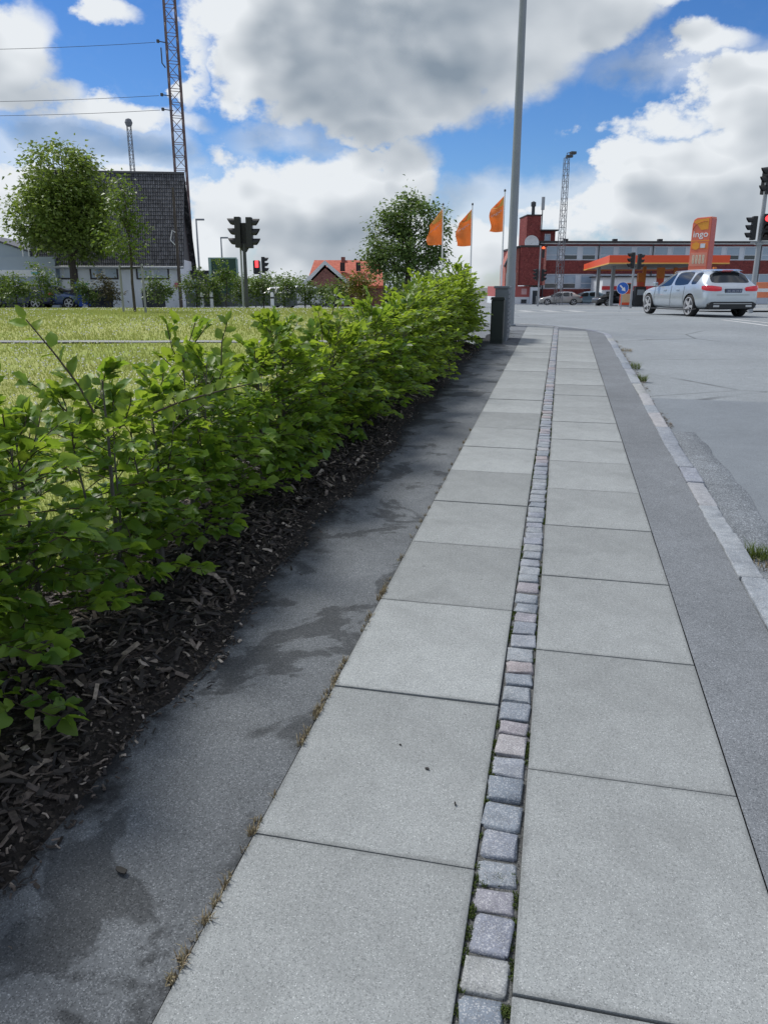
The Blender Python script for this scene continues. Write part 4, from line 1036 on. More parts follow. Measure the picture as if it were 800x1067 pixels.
# tall mast signal on the right
b = gp(781.5, 31, -.07); zt = at(797, 172, 31).z - b.z; r = empty('traffic_light', b, 0, 'tall grey traffic light mast with red lamp, behind the silver car', 'traffic light')
pole(r, zt - .5, .10, .07, M_galv); K = .95
signal_head(r, (.02, -.16, zt - .52), math.pi * .93, None, .95)
signal_head(r, (.02, .1, zt - .52), math.pi * .2, None, .95)
zz = at(796, 237, 31).z - b.z
signal_head(r, (.10, -.26, zz), R(-112), 0, .95); signal_head(r, (-.30, -.05, zz - .02), math.pi * .95, None, .85)
MB().box((-.3, -.04, zz - .56), (.42, .06, zz - .50)).build('bracket', M_galv, r); MB().box((-.12, -.15, zz - .62), (.12, .12, zz - .52)).build('clamp', M_galv, r, bevel=.02)
# signal in front of the station
b = gp(656.5, 50, -.07); zt = at(657, 262, 50).z - b.z; r = empty('traffic_light', b, 0, 'dark traffic light on a grey post before the orange canopy', 'traffic light')
pole(r, zt - .1, .075, .065, M_galv); signal_head(r, (-.12, -.05, zt - .52), math.pi, None, .95); signal_head(r, (.30, -.05, zt - .58), .1, None, .9)
# signal in front of the brick office
b = gp(560, 66, -.07); zt = at(561, 255, 66).z - b.z; r = empty('traffic_light', b, 0, 'slim traffic light with orange lamp on top before the brick office', 'traffic light')
pole(r, zt - .05, .07, .06, M_galv); zz = at(561, 286, 66).z - b.z
signal_head(r, (-.22, -.05, zz), math.pi, None, .9); signal_head(r, (.26, -.1, zz - .05), -.5, None, .95)
o = MB().box((.12, -.12, zt - 1.0), (.32, .05, zt - .3)).build('lamp_housing', M_sig, r, bevel=.03); MB().lathe([(0, .1), (.1, .06), (.13, -.06), (.0, -.1)], 14, Matrix.Translation((.2, -.16, zt - .22))).build('lens', M_lamber, o, smooth=True)
# keep-left sign
b = gp(646.5, 46, -.07); r = empty('road_sign', b, 0, 'round blue arrow sign on a post before the petrol station', 'road sign'); zt = at(647, 300, 46).z - b.z
pole(r, zt + .3, .035, .035, M_galv, 'post')
F_ = Matrix.Translation((0, -.05, zt)) @ Matrix.Rotation(math.pi / 2, 4, 'X')
o = MB().lathe([(0, .0), (.34, .0), (.34, .02), (0, .02)], 28, F_).build('sign_disc', mat('sign_blue', (.02, .12, .5), .4), r)
A = Matrix.Translation((0, -.078, zt)) @ Matrix.Rotation(R(-45), 4, 'Y')
MB().prism([(-.22, -.04), (.03, -.04), (.03, -.13), (.25, 0), (.03, .13), (.03, .04), (-.22, .04)], 0, .004, Matrix.Translation((0, -.078, zt)) @ Matrix.Rotation(R(45), 4, 'Y')).build('arrow', M_white, o)
MB().lathe([(.325, .0), (.345, .0), (.345, .003), (.325, .003)], 28, Matrix.Translation((0, -.072, zt)) @ Matrix.Rotation(math.pi / 2, 4, 'X'), closed=True).build('sign_rim', M_white, o)
# big lamp post by the pavement corner
b = st(18.2, -1.08, 0); r = empty('lamp_post', b, 0, 'tall grey steel lamp post at the pavement corner', 'lamp post')
MB().tube([(0, 0, -.1), (0, 0, 1.2), (0, 0, 1.25), (0, 0, 6), (0, 0, 10)], [.122, .116, .105, .085, .06], 20).build('pole', M_pole, r, smooth=True)
MB().lathe([(.125, .0), (.17, .0), (.17, .02), (.125, .03)], 20).build('base_plate', M_pole, r); MB().box((-.05, -.124, .55), (.05, -.10, .95)).build('access_door', M_pole, r, bevel=.008)
MB().tube([(0, 0, 9.9), (.3, .1, 10.15), (1.1, .35, 10.3)], .04, 10).build('arm', M_pole, r, smooth=True); MB().box((1.0, .2, 10.24), (1.7, .55, 10.36)).build('lamp_head', M_pole, r, bevel=.04)
# distant street lamps
for px, py, Y, lab in ((207, 228, 75, 'taller distant street lamp right of the dark roofed house'), (231, 247, 85, 'shorter distant street lamp above the green board')):
    b = gp(px + 3, Y); h = at(px, py, Y).z - b.z; r = empty('street_lamp', b, 0, lab, 'street lamp'); pole(r, h, .12, .07, M_galv); MB().box((-.05, -.1, h - .12), (.75, .1, h + .04)).build('lamp_head', M_pole, r, bevel=.04)
# cabinets by the hedge end
r = empty('utility_cabinet', st(14.75, -1.08, 0), -PA, 'grey louvred utility cabinet at the end of the hedge', 'cabinet')
M_cab = mat('cabinet_grey', (.14, .16, .18), .55, .06); M_cabg = mat('cabinet_green', (.012, .02, .018), .5, .1)
MB().box((-.05, -.42, -.05), (.20, .42, .98)).build('case', M_cab, r, bevel=.012); MB().box((-.075, -.445, .982), (.225, .445, 1.03)).build('lid', M_cab, r, bevel=.012)
MB().box((.2005, -.395, .06), (.212, -.005, .94)).build('door', M_cab, r, bevel=.004); MB().box((.2005, .005, .06), (.212, .395, .94)).build('door', M_cab, r, bevel=.004)
for k in range(10):
    MB().box((.213, -.33, .14 + .08 * k), (.228, .33, .165 + .08 * k)).build('louvre', M_cab, r)
r = empty('utility_cabinet', st(14.05, -1.05, 0), -PA, 'smaller dark green utility cabinet before the grey one', 'cabinet')
MB().box((-.11, -.16, -.05), (.13, .16, .80)).build('case', M_cabg, r, bevel=.012); MB().prism([(-.13, .802), (.15, .802), (.13, .85), (-.11, .85)], -.18, .18).build('lid', M_cabg, r); MB().box((-.09, -.168, .05), (.11, -.161, .76)).build('door', M_cabg, r, bevel=.003)
# flags ------------------------------------------------------------
M_flag = None
def flag_mat():
    m = bpy.data.materials.new('flag_cloth'); m.use_nodes = True; k = NT(m.node_tree); p = k.n['Principled BSDF']; out = k.n['Material Output']
    p.inputs['Base Color'].default_value = (.78, .28, .08, 1); p.inputs['Roughness'].default_value = .7
    tr = k.node('ShaderNodeBsdfTranslucent'); tr.inputs[0].default_value = (1, .48, .16, 1); mx = k.node('ShaderNodeMixShader'); mx.inputs[0].default_value = .5
    k.l.new(p.outputs[0], mx.inputs[1]); k.l.new(tr.outputs[0], mx.inputs[2]); k.l.new(mx.outputs[0], out.inputs[0]); return m
M_flag = flag_mat(); M_flagtxt = mat('flag_print', (.62, .42, .40), .7); M_flagyel = mat('flag_print_yellow', (.62, .33, .06), .7)
def flag(px_pole, py_top, py_b, Y, wpx, drop_px, label, seed, ph):
    b = gp(px_pole, Y); s = FPX / (Y * math.cos(PITCH)); H = at(px_pole, py_top, Y).z - b.z; r = empty('flagpole', b, 0, 'pole of the ' + label, 'flagpole', 'flagpoles of the petrol station')
    pole(r, H + .12, .05, .03, M_white); MB().lathe([(0, .08), (.05, .04), (.05, -.04), (0, -.06)], 12, Matrix.Translation((0, 0, H + .16))).build('finial', M_dkmetal, r, smooth=True)
    W = wpx / s; Hf = (py_b - py_top) / s; dr = drop_px / s
    def surf(u, v):         # u 0..1 from pole to fly, v 0 top..1 bottom
        x = -.04 - W * u * (1 + .12 * v); z = H - .08 - dr * u * (1 - v) ** .8 - (Hf - .1) * v - .03 * math.sin(u * 3) * v
        y = .16 * u * math.sin(5.5 * u + 3.2 * v + ph) + .10 * u * math.sin(9 * v + 2 * ph + 3 * u)
        x += .07 * u * math.sin(7 * v + ph)
        return Vector((x, y, z))
    nu, nv = 12, 22; V = [surf(i / nu, j / nv) + Vector((0, d, 0)) for d in (0, .004) for j in range(nv + 1) for i in range(nu + 1)]; F = []
    N = (nu + 1) * (nv + 1)
    for j in range(nv):
        for i in range(nu):
            a = j * (nu + 1) + i; F.append((a, a + 1, a + nu + 2, a + nu + 1)); F.append((N + a, N + a + nu + 1, N + a + nu + 2, N + a + 1))
    fl = empty('flag', b, 0, label, 'flag', 'orange flags of the petrol station')
    MB().add(V, F).build('cloth', M_flag, fl, smooth='all', fix=False)
    vs, fs = text_mesh('ingo', 1.0); mb = MB(); w0 = max(abs(v[0]) for v in vs)
    mb.add([surf(.5 - v[0] / w0 * .36, .36 - v[1] * .13 + .0) + Vector((0, -.012, 0)) for v in vs], fs)
    # mirrored letters read correctly because the flag flies to the left
    mb2 = MB(); mb2.add([surf(.5 - v[0] / w0 * .36, .36 - v[1] * .13) + Vector((0, -.014, 0)) for v in vs], fs); mb2.build('lettering', M_flagtxt, fl, fix=False)
    pts = [surf(.04 + .5 * a, .03 + c) for a in ()for c in ()]
    q = MB(); n = 10; Vq = []
    for k in range(n + 1):
        a = math.pi / 2 * k / n; Vq.append(surf(.02 + .8 * math.sin(a), .02 + .22 * math.cos(a)) + Vector((0, -.010, 0)))
    q.add([surf(.02, .02) + Vector((0, -.010, 0))] + Vq, [(0, i + 1, i + 2) for i in range(n)]); q.build('emblem', M_flagyel, fl, fix=False)
flag(459.5, 216, 252, 44, 13.5, 16, 'leftmost orange flag, overlapping the dark tree', 1, .3)
flag(489, 216, 253, 43, 13.5, 13, 'middle orange flag, clear of the tree', 2, 1.5)
flag(521, 202, 238, 40, 12.5, 12, 'rightmost and highest orange flag', 3, 2.7)
# blue beach flag
b = gp(86, 47); r = empty('beach_flag', b, 0, 'small blue advertising flag with white lettering at the lawn edge', 'flag'); s = FPX / (47 * .96)
pts = [(-.20, .05), (-.27, 1.1), (-.32, 1.45), (-.1, 1.36), (.25, 1.05), (.45, .6), (.52, .1)]
MB().prism(pts, -.006, .006).build('cloth', mat('flag_blue', (.02, .075, .42), .6), r)
vs, fs = text_mesh('your', .52); MB().add([(-v[1] + .09 , -.012, v[0] + .52) for v in vs], fs).build('lettering', M_white, r, fix=False)
MB().tube([(-.20, 0, -.1), (-.27, 0, 1.1), (-.33, 0, 1.5)], .015, 6).build('pole', M_dkmetal, r)
# green board
b = gp(235.5, 50); s = FPX / (50 * .96); h = at(235, 268, 50).z - b.z; r = empty('billboard', b, R(-8), 'large dark green board with pale frame behind the shrubs', 'billboard')
M_gr = mat('board_green', (.012, .05, .035), .5, .1); M_grf = mat('board_frame', (.25, .36, .34), .5)
hw = 14 / s
MB().box((-hw + .09, -.08, .25), (hw - .02, .08, h - .09)).build('panel', M_gr, r); MB().box((-hw - .08, -.2, -.1), (-hw + .088, .12, h)).build('frame_side', M_grf, r, bevel=.02); MB().box((-hw + .09, -.12, h - .088), (hw, .12, h)).build('frame_top', M_grf, r, bevel=.02); MB().box((hw - .019, -.12, -.1), (hw + .05, .12, h - .09)).build('frame_side', M_grf, r, bevel=.02)

# ================================================================== lattice masts
def beam_between(mb, a, c, r, n=4): mb.tube([a, c], r, n)
def lattice(name, base, h, w0, w1, bays, leg_r, br_r, matl, label, cat='mast', rz=0., singles=True):
    r = empty(name, base, rz, label, cat)
    def corner(k, z): w_ = w0 + (w1 - w0) * z / h; return Vector(((-.5, .5, .5, -.5)[k] * w_, (-.5, -.5, .5, .5)[k] * w_, z))
    for k in range(4): MB().tube([corner(k, -.1), corner(k, h)], leg_r, 6).build('leg', matl, r, smooth=True)
    ac = MB()
    for i in range(bays):
        z0, z1 = h * i / bays, h * (i + 1) / bays
        for k in range(4):
            k2 = (k + 1) % 4; a, c = (corner(k, z0), corner(k2, z1)) if i % 2 == 0 else (corner(k2, z0), corner(k, z1))
            if singles: MB().tube([a, c], br_r, 4).build('brace', matl, r, fix=False); MB().tube([corner(k, z1), corner(k2, z1)], br_r, 4).build('strut', matl, r, fix=False)
            else: ac.tube([a, c], br_r, 4); ac.tube([corner(k, z1), corner(k2, z1)], br_r, 4)
    if not singles: ac.build('bracing', matl, r, fix=False)['kind'] = 'stuff'
    return r
M_mast = mat('mast_steel', (.13, .085, .085), .6, .25, 2); M_mast2 = mat('mast_grey', (.14, .15, .17), .6, .15, 2)
b = gp(198, 70); r = lattice('lattice_mast', b, 34, 1.02, .80, 34, .06, .026, M_mast, 'tall reddish steel lattice mast right of the dark roofed house', 'mast', R(20))
for (py, sx_) in ((46, -1), (101, -1), (116, -1)):
    z = at(175, py, 70).z - b.z
    o = MB().tube([(-.3, -.3, z), (-1.15, -.55, z)], .04, 6).build('insulator_arm', M_dkmetal, r); MB().lathe([(0, -.14), (.12, -.1), (.12, .1), (0, .14)], 10, Matrix.Translation((-1.15, -.55, z))).build('insulator', M_dkmetal, o)
z = at(175, 64, 70).z - b.z; MB().tube([(-.7, -.5, z - .6), (-.95, -.55, z - .3), (-.95, -.55, z + .8)], .05, 6).build('antenna', M_dkmetal, r)
for py, lab in ((46, 'uppermost'), (101, 'middle'), (116, 'lowest')):
    z = at(175, py, 70).z; x0 = b.x - 1.2
    pts = [Vector((x0 - 34 * f, b.y - .6 + 3 * f, z - 1.6 * 4 * f * (1 - f) * .25 + .5 * f)) for f in [i / 12 for i in range(13)]]
    o = MB().tube(pts, .018, 5).build('wire', M_dkmetal); tag(o, lab + ' of the three wires running left from the tall mast', 'wire', 'wires of the tall mast')
b = gp(150, 92); h = at(133, 131, 92).z - b.z; r = lattice('lattice_mast', b, h, .50, .38, 26, .035, .02, M_mast2, 'slim grey lattice mast with a ball on top behind the dark roof', 'mast', 0, singles=False)
MB().lathe([(.0, .45), (.30, .32), (.42, 0), (.30, -.32), (.0, -.45)], 16, Matrix.Translation((0, 0, h + .35))).build('ball', M_mast2, r, smooth=True)
b = gp(581, 80); h = at(590, 164, 80).z - b.z; r = lattice('lattice_mast', b, h, .62, .40, 26, .032, .015, M_mast2, 'grey lattice floodlight mast before the brick office', 'mast', R(10))
o = MB().box((-.1, -.35, h), (.5, .05, h + .22), Matrix.Translation((0, 0, 0)) @ Matrix.Rotation(0, 4, 'Y')).build('floodlight', M_dkmetal, r, bevel=.04); MB().tube([(0, 0, h - .1), (0, 0, h + .4), (.5, -.1, h + .5)], .04, 6).build('floodlight_arm', M_dkmetal, r); MB().box((.3, -.3, h + .35), (.85, .2, h + .6), Matrix.Translation((0, 0, -.05)) @ Matrix.Rotation(0, 4, 'Z')).build('floodlight', M_dkmetal, r, bevel=.05)

# ================================================================== buildings
M_brick = aggregate('red_brick', (.20, .05, .047), (.26, .075, .065), (.13, .036, .034), scale=9, blot=.12, bump=.2, rough=.85, big=.6)
M_brick_l = aggregate('pink_brick', (.42, .17, .14), (.48, .21, .17), (.34, .13, .11), scale=9, blot=.10, bump=.2, big=.6)
M_brick_h = aggregate('house_brick', (.28, .13, .11), (.34, .18, .15), (.18, .09, .075), scale=9, blot=.15, bump=.2)
M_pane = mat('pane', (.30, .38, .48), .08, .05, spec=.8)
M_pane_d = mat('pane_dark', (.03, .035, .045), .1, .05, spec=.7)
M_frame = mat('window_frame', (.62, .66, .72), .5, .04)
M_roofd = mat('roof_edge_dark', (.035, .03, .032), .6)
M_wall = mat('render_pale', (.74, .77, .80), .7, .06, 1.)
M_wallg = mat('render_greyblue', (.36, .42, .49), .7, .05, 1.)
def window(parent, M, w_, h, panes, depth=.08, frame=.07, fm=None, pm=None):
    """a window set in the wall: local x across, z up, -y outwards; panes: list of (x0,x1,z0,z1,material)"""
    f = MB(); fm = fm or M_frame
    f.box((0, -.05, 0), (w_, .0, frame), M).box((0, -.05, h - frame), (w_, 0, h), M).box((0, -.05, frame), (frame, 0, h - frame), M).box((w_ - frame, -.05, frame), (w_, 0, h - frame), M)
    o = f.build('window', fm, parent)
    for (a, c, d, e, pm) in panes: MB().box((a, -.022, d), (c, .0, e), M).build('pane', pm, o)
    return o
# ---- brick office across the junction
Yb = 96; b0 = gp(562, Yb); s = FPX / (Yb * math.cos(PITCH))
z1 = at(600, 253, Yb).z - b0.z; bz = lambda py: at(640, py, Yb).z - b0.z
off_ = empty('office_building', b0, R(1.5), 'long two storey red brick office with pale window bands', 'building')
L = 48.; H_ = z1
bands = [(bz(271), bz(256)), (bz(301), bz(285)), (bz(318), bz(309))]
segs = [(bands[0][1], H_), (bands[1][1], bands[0][0]), (bands[2][1], bands[1][0]), (-.5, bands[2][0])]
for a, c in segs: MB().box((0, 0, a), (L, 14, c)).build('brick_band', M_brick, off_)
for a, c in bands: MB().box((0.02, .10, a), (L - .02, 14, c)).build('window_band', M_frame, off_)
MB().box((-.5, -.6, H_), (L + .5, 14.5, H_ + .22)).build('roof', M_roofd, off_); MB().box((-.3, -.35, H_ - .12), (L, .0, H_ - .002)).build('eaves', M_wall, off_)
pitch = 2.16
for bi, (a, c) in enumerate(bands):
    hh = c - a
    for k in range(21):
        x = .45 + k * pitch; M = Matrix.Translation((x, .098, a + .06)); w_ = 1.62; h = hh - .12
        if bi == 2 and k > 0: continue
        lo = M_pane_d if (k + bi) % 3 else M_pane
        window(off_, M, w_, h, [(.07, w_ - .07, .07, h * .34, lo), (.07, w_ - .07, h * .40, h - .07, M_pane)])
for k in range(0, 22, 3): MB().tube([(.2 + k * pitch + .03, -.08, -.2), (.2 + k * pitch + .03, -.08, H_)], .07, 8).build('downpipe', M_dkmetal, off_)
for k, x in enumerate((3, 9, 14.5, 20.6, 31)): MB().box((x, 2, H_ + .22), (x + .5, 2.6, H_ + .6)).build('roof_vent', M_roofd, off_)
# tower block at the left end
X = lambda px, Y=Yb: (px - 562) / s
tb = empty('brick_tower_block', b0, R(1.5), 'dark red brick block with chimney tower beside the lamp post', 'building')
MB().box((X(537), -1.6, bz(297)), (X(562.5), 10, bz(258))).build('upper_storey', M_brick, tb); MB().box((X(560.5), -1.7, bz(297)), (X(563), -.02, bz(256))).build('corner_strip', M_brick_l, tb)
MB().box((X(536.5), -1.7, bz(258) + .002), (X(563.5), 10.1, bz(256))).build('roof', M_roofd, tb)
MB().prism([(X(523), bz(318)), (X(536.8), bz(318)), (X(536.8), bz(258)), (X(530), bz(260)), (X(526.5), bz(268)), (X(523), bz(276))], -.9, 2.5).build('side_wall', M_brick_l, tb); MB().prism([(X(521.5), bz(277)), (X(525.5), bz(267.5)), (X(529.5), bz(258)), (X(537), bz(256.5)), (X(537), bz(258.5)), (X(530.5), bz(260.5)), (X(526.3), bz(269.2)), (X(522.5), bz(278.5))], -1.2, -.6).build('verge', M_roofd, tb)
MB().box((X(545.5), .5, bz(258)), (X(560), 5, bz(224))).build('chimney_tower', M_brick, tb); MB().box((X(545), .4, bz(224) + .002), (X(560.5), 5.1, bz(222.8))).build('tower_cap', M_roofd, tb)
MB().box((X(560.2), .8, bz(256)), (X(576), 5, bz(240))).build('penthouse', M_brick, tb); MB().box((X(559.8), .2, bz(240) + .002), (X(578), 5.4, bz(238.6))).build('penthouse_roof', M_roofd, tb)
window(tb, Matrix.Translation((X(565), .798, bz(251))), X(571) - X(565), bz(243) - bz(251), [(.1, X(571) - X(565) - .1, .1, bz(243) - bz(251) - .1, M_pane)])
MB().tube([(X(554), 2, bz(223)), (X(554), 2, bz(212))], .20, 10).build('flue', M_dkmetal, tb, smooth=True); MB().lathe([(.0, .5), (.3, .35), (.3, -.1), (0, -.1)], 12, Matrix.Translation((X(554), 2, bz(212)))).build('flue_cap', M_dkmetal, tb)
MB().tube([(X(560.8), .5, bz(240)), (X(560.8), .5, bz(218))], .06, 8).build('antenna_mast', M_dkmetal, tb); MB().tube([(X(560.8), .4, bz(218)), (X(560.8), .4, bz(204.5))], .2, 10).build('antenna', M_galv, tb, smooth=True)
D_ = MB().lathe([(0, .0), (.35, .03), (.65, .12), (.85, .26)], 22, Matrix.Translation((X(549), -.6, bz(253.5))) @ Matrix.Rotation(math.pi / 2 - .2, 4, 'X')); D_.build('satellite_dish', M_white, tb, smooth=True); MB().tube([(X(549), -.6, bz(253.5)), (X(551), .5, bz(257))], .06, 6).build('dish_bracket', M_dkmetal, tb)
# ground floor: red sign wall, white shop window and door
MB().box((X(519), -1.0, bz(309)), (X(550.5), 9, bz(298) )).build('sign_wall', mat('sign_wall_red', (.42, .10, .09), .6), tb); MB().box((X(519), -.95, bz(318.5)), (X(549), 9, bz(309) - .003)).build('shop_front', M_wall, tb)
for a, c in ((528, 533.5), (540.5, 546)): MB().box((X(a), -1.03, bz(306.5)), (X(c), -1.0, bz(300.5))).build('sign_mark', mat('sign_pink', (.6, .36, .36), .6), tb)
window(tb, Matrix.Translation((X(540), -.952, bz(316.5))), X(547) - X(540), bz(311) - bz(316.5), [(.08, X(547) - X(540) - .08, .08, bz(311) - bz(316.5) - .08, M_pane_d)])
dm = MB().box((X(549), -1.5, bz(319)), (X(558.5), -.2, bz(299))).build('porch', M_frame, tb); MB().box((X(551.3), -1.52, bz(318.5)), (X(556.4), -1.5, bz(302.5))).build('door', M_pane_d, tb, bevel=.01); MB().box((X(555), -1.55, bz(316)), (X(555.4), -1.52, bz(308))).build('door_handle', M_white, tb)
# ---- petrol station canopy
M_or = mat('canopy_orange', (.78, .085, .02), .4, .04); M_soff = mat('canopy_soffit', (.32, .32, .30), .6, .05); M_or2 = mat('pump_orange', (.72, .22, .03), .5)
Yn, Yf = 60., 84.
nl = at(634.5, 274, Yn); fl_ = at(608, 283, Yf); zc0 = at(634.5, 274, Yn).z; zc1 = at(634.5, 265.6, Yn).z
nr = at(760, 274, Yn)
zf0 = zc0 - .0
fx = at(608, 280, Yf).x
cn = empty('petrol_canopy', gp(690, 70), 0, 'flat petrol station canopy with bright orange edge', 'canopy'); o0 = Vector(cn.location)
P_ = [Vector((nl.x, Yn, 0)), Vector((nr.x, Yn, 0)), Vector((nr.x + 4, Yf, 0)), Vector((fx, Yf, 0))]
def slabpoly(P, za, zb_): 
    n = len(P); return [Vector((p.x, p.y, za)) - o0 for p in P] + [Vector((p.x, p.y, zb_)) - o0 for p in P], [tuple(range(n))[::-1], tuple(range(n, 2 * n))] + [(i, (i + 1) % n, n + (i + 1) % n, n + i) for i in range(n)]
ctr = sum(P_, Vector()) / 4; Pin = [ctr + (p - ctr) * .985 for p in P_]
MB().add(*slabpoly(Pin, zc0 + .06, zc1 - .08)).build('soffit', M_soff, cn)
for i in range(4):
    a, c = P_[i], P_[(i + 1) % 4]; d = (c - a).normalized(); nn_ = Vector((d.y, -d.x, 0)); ai, ci = a + d * .0, c
    mb = MB(); th = .14
    mb.add([Vector((q.x, q.y, z)) - o0 for z in (zc0, zc1) for q in (ai, ci, ci - nn_ * th - d * th, ai - nn_ * th + d * th)], [(0, 1, 2, 3)[::-1], (4, 5, 6, 7), (0, 1, 5, 4), (1, 2, 6, 5), (2, 3, 7, 6), (3, 0, 4, 7)]); mb.build('fascia', M_or, cn)
    MB().add([Vector((q.x, q.y, z)) + nn_ * .01 - o0 for z in (zc0 - .05, zc0 + .04) for q in (ai, ci, ci - nn_ * .05, ai - nn_ * .05)], [(0, 1, 2, 3)[::-1], (4, 5, 6, 7), (0, 1, 5, 4), (1, 2, 6, 5), (2, 3, 7, 6), (3, 0, 4, 7)]).build('light_strip', mat('strip_yellow', (.75, .40, .08), .4), cn)
for px, Y in ((621, 74), (636, 70), (668, 72), (700, 76), (740, 74)):
    q = gp(px, Y); MB().box((q.x - .14, Y - .14, q.z - .2), (q.x + .14, Y + .14, zc0 + .06), Matrix.Translation(-o0)).build('column', M_galv if px < 650 else M_or2, cn, bevel=.02)
for px, Y, lab in ((665, 69, 'left orange topped pump column under the canopy'), (685, 68, 'right taller orange topped pump column under the canopy')):
    q = gp(px, Y, -.05); r = empty('fuel_pump', q, 0, lab, 'fuel pump', 'fuel pumps under the canopy'); hh = at(px, 278.5 if px > 670 else 284, Y).z - q.z
    MB().box((-.26, -.2, .9), (.26, .2, hh * .72)).build('column', M_or, r, bevel=.02); MB().box((-.28, -.22, hh * .72 + .002), (.28, .22, hh)).build('top', M_or2, r, bevel=.02); MB().box((-.45, -.3, 0), (.45, .3, 1.6)).build('dispenser', mat('pump_dark', (.06, .06, .065), .5), r, bevel=.03); MB().box((-.3, -.315, .9), (.3, -.301, 1.35)).build('display', M_pane, r); MB().tube([(.46, 0, 1.4), (.62, -.1, .9), (.55, -.1, .4), (.47, -.05, .8)], .025, 6).build('hose', M_tyre, r)
q = gp(651, 62, -.05); r = empty('advert_stand', q, 0, 'orange and white poster stand behind the blue arrow sign', 'sign stand'); MB().box((-.45, -.05, .1), (.45, .05, 1.75)).build('panel', M_or, r, bevel=.02); MB().box((-.3, -.058, .3), (.3, -.051, .95)).build('poster', mat('poster_pale', (.7, .45, .25), .6), r); MB().box((-.45, -.06, 1.3), (.45, -.051, 1.7)).build('header', M_blackpl, r); MB().box((-.5, -.2, 0), (.5, .2, .09)).build('foot', M_galv, r)
# ---- station shop behind the pumps
q = gp(672, 90); r = empty('station_shop', q, 0, 'low pale shop with red band behind the fuel pumps', 'building'); MB().box((-5, 0, -.3), (6, 5, 2.9)).build('wall', M_wall, r); MB().box((-5.05, -.08, 1.55), (6.05, -.002, 1.95)).build('red_band', mat('band_red', (.5, .03, .04), .5), r)
for k in range(5): window(r, Matrix.Translation((-4.6 + 2.1 * k, -.002, .35)), 1.7, 1.1, [(.07, 1.63, .07, 1.03, M_pane_d)])
MB().box((-5.2, -.3, 2.9), (6.2, 5.2, 3.05)).build('roof', M_roofd, r)
# ---- price pylon
Yp = 44.; q = gp(723, Yp, -.05); s = FPX / (Yp * math.cos(PITCH)); Hp = at(731, 226, Yp).z - q.z
py_ = empty('price_pylon', q, R(-48), 'orange petrol price pylon with ingo lettering behind the silver car', 'price sign'); hw = .52
M_py = mat('pylon_coral', (.68, .16, .095), .45, .04); M_pyo = mat('pylon_orange', (.72, .30, .03), .45, .04)
prof = [(-hw, 0), (hw, 0), (hw, Hp - .0), (-hw * .55, Hp - .02), (-hw * .85, Hp - .10), (-hw, Hp - .32)]
MB().prism(prof, -.16, .42).build('body', M_py, py_, bevel=.03)
MB().box((hw + .003, -.13, .05), (hw + .02, .39, Hp - .1)).build('side_panel', mat('pylon_side', (.50, .11, .10), .5), py_)
ys = lambda py: (at(728, py, Yp).z - q.z)
n = 12; V = [(hw * .72, ys(239))]; qx, qz = hw * .72, ys(239)
# sun emblem: orange quarter field with an arc line
emb = MB(); pts = [(-hw * .9, ys(231)), (-hw * .55, ys(228.5)), (hw * .75, ys(227.5)), (hw * .75, ys(239)), (-hw * .0, ys(239.5)), (-hw * .45, ys(233.5))]
emb.prism(pts, -.176, -.1605).build('emblem', M_pyo, py_)
arc = [(-hw * .88 + 1.5 * hw * (1 - math.cos(a)), -.18, ys(239) + (ys(230.5) - ys(239)) * math.sin(a)) for a in [math.pi / 2 * k / 12 for k in range(13)]]
MB().tube(arc, .018, 6).build('emblem_arc', mat('pylon_line', (.45, .12, .03), .5), py_)
vs, fs = text_mesh('ingo', .50, .006); w0 = max(abs(v[0]) for v in vs)
MB().add([(v[0] / w0 * hw * .80, -.172, v[1] * .9 + ys(244)) for v in vs], fs).build('lettering', M_white, py_, fix=False)
MB().box((-hw - .005, -.172, ys(251.2)), (hw + .005, -.1605, ys(250.4))).build('divider', M_pyo, py_)
MB().box((-hw * .9, -.170, ys(259)), (hw * .9, -.1605, ys(252.5))).build('service_panel', mat('pylon_panel', (.72, .20, .04), .5), py_)
MB().lathe([(0, 0), (.2, 0), (.2, .012), (0, .012)], 20, Matrix.Translation((-hw * .38, -.172, ys(256))) @ Matrix.Rotation(math.pi / 2, 4, 'X')).build('service_symbol', M_pyo, py_)
MB().box((hw * .1, -.184, ys(258.2)), (hw * .62, -.171, ys(253.6))).build('service_symbol', M_frame, py_, bevel=.02)
MB().box((-hw * .9, -.170, ys(277)), (hw * .9, -.1605, ys(263))).build('price_panel', mat('pylon_price', (.66, .24, .17), .5), py_)
M_dig = mat('price_digit', (.62, .66, .50), .5)
for k in range(4):
    x = -hw * .62 + k * hw * .36
    d = MB(); zc_ = ys(270); hh = .22; ww = .10
    for (a, c, e, f) in ((0, ww, hh - .03, hh), (0, ww, -.015, .015), (0, ww, -hh, -hh + .03), (0, .03, -hh, hh), (ww - .03, ww, -hh, hh)): d.box((x + a, -.181 - .001 * (e == -hh), zc_ + e), (x + c, -.171, zc_ + f))
    d.build('price_digit', M_dig, py_)
# pale pavement with low wall at the right edge
sheet('far_pavement', lambda x, y: Vector((x, y, zg(y) + .03)), [13.8, 20, 40], [33, 35, 38], M_path)
q = gp(792, 40, .03); r = empty('barrier_board', q, 0, 'small orange and white barrier beside the signal mast', 'barrier'); MB().box((-.4, -.05, .5), (.5, .05, 1.25)).build('board', mat('barrier_orange', (.75, .22, .10), .5), r, bevel=.02); MB().box((-.4, -.06, .78), (.5, -.051, .95)).build('stripe', M_white, r); MB().box((-.35, -.04, 0), (-.27, .04, .5)).build('leg', M_galv, r); MB().box((.37, -.04, 0), (.45, .04, .5)).build('leg', M_galv, r)

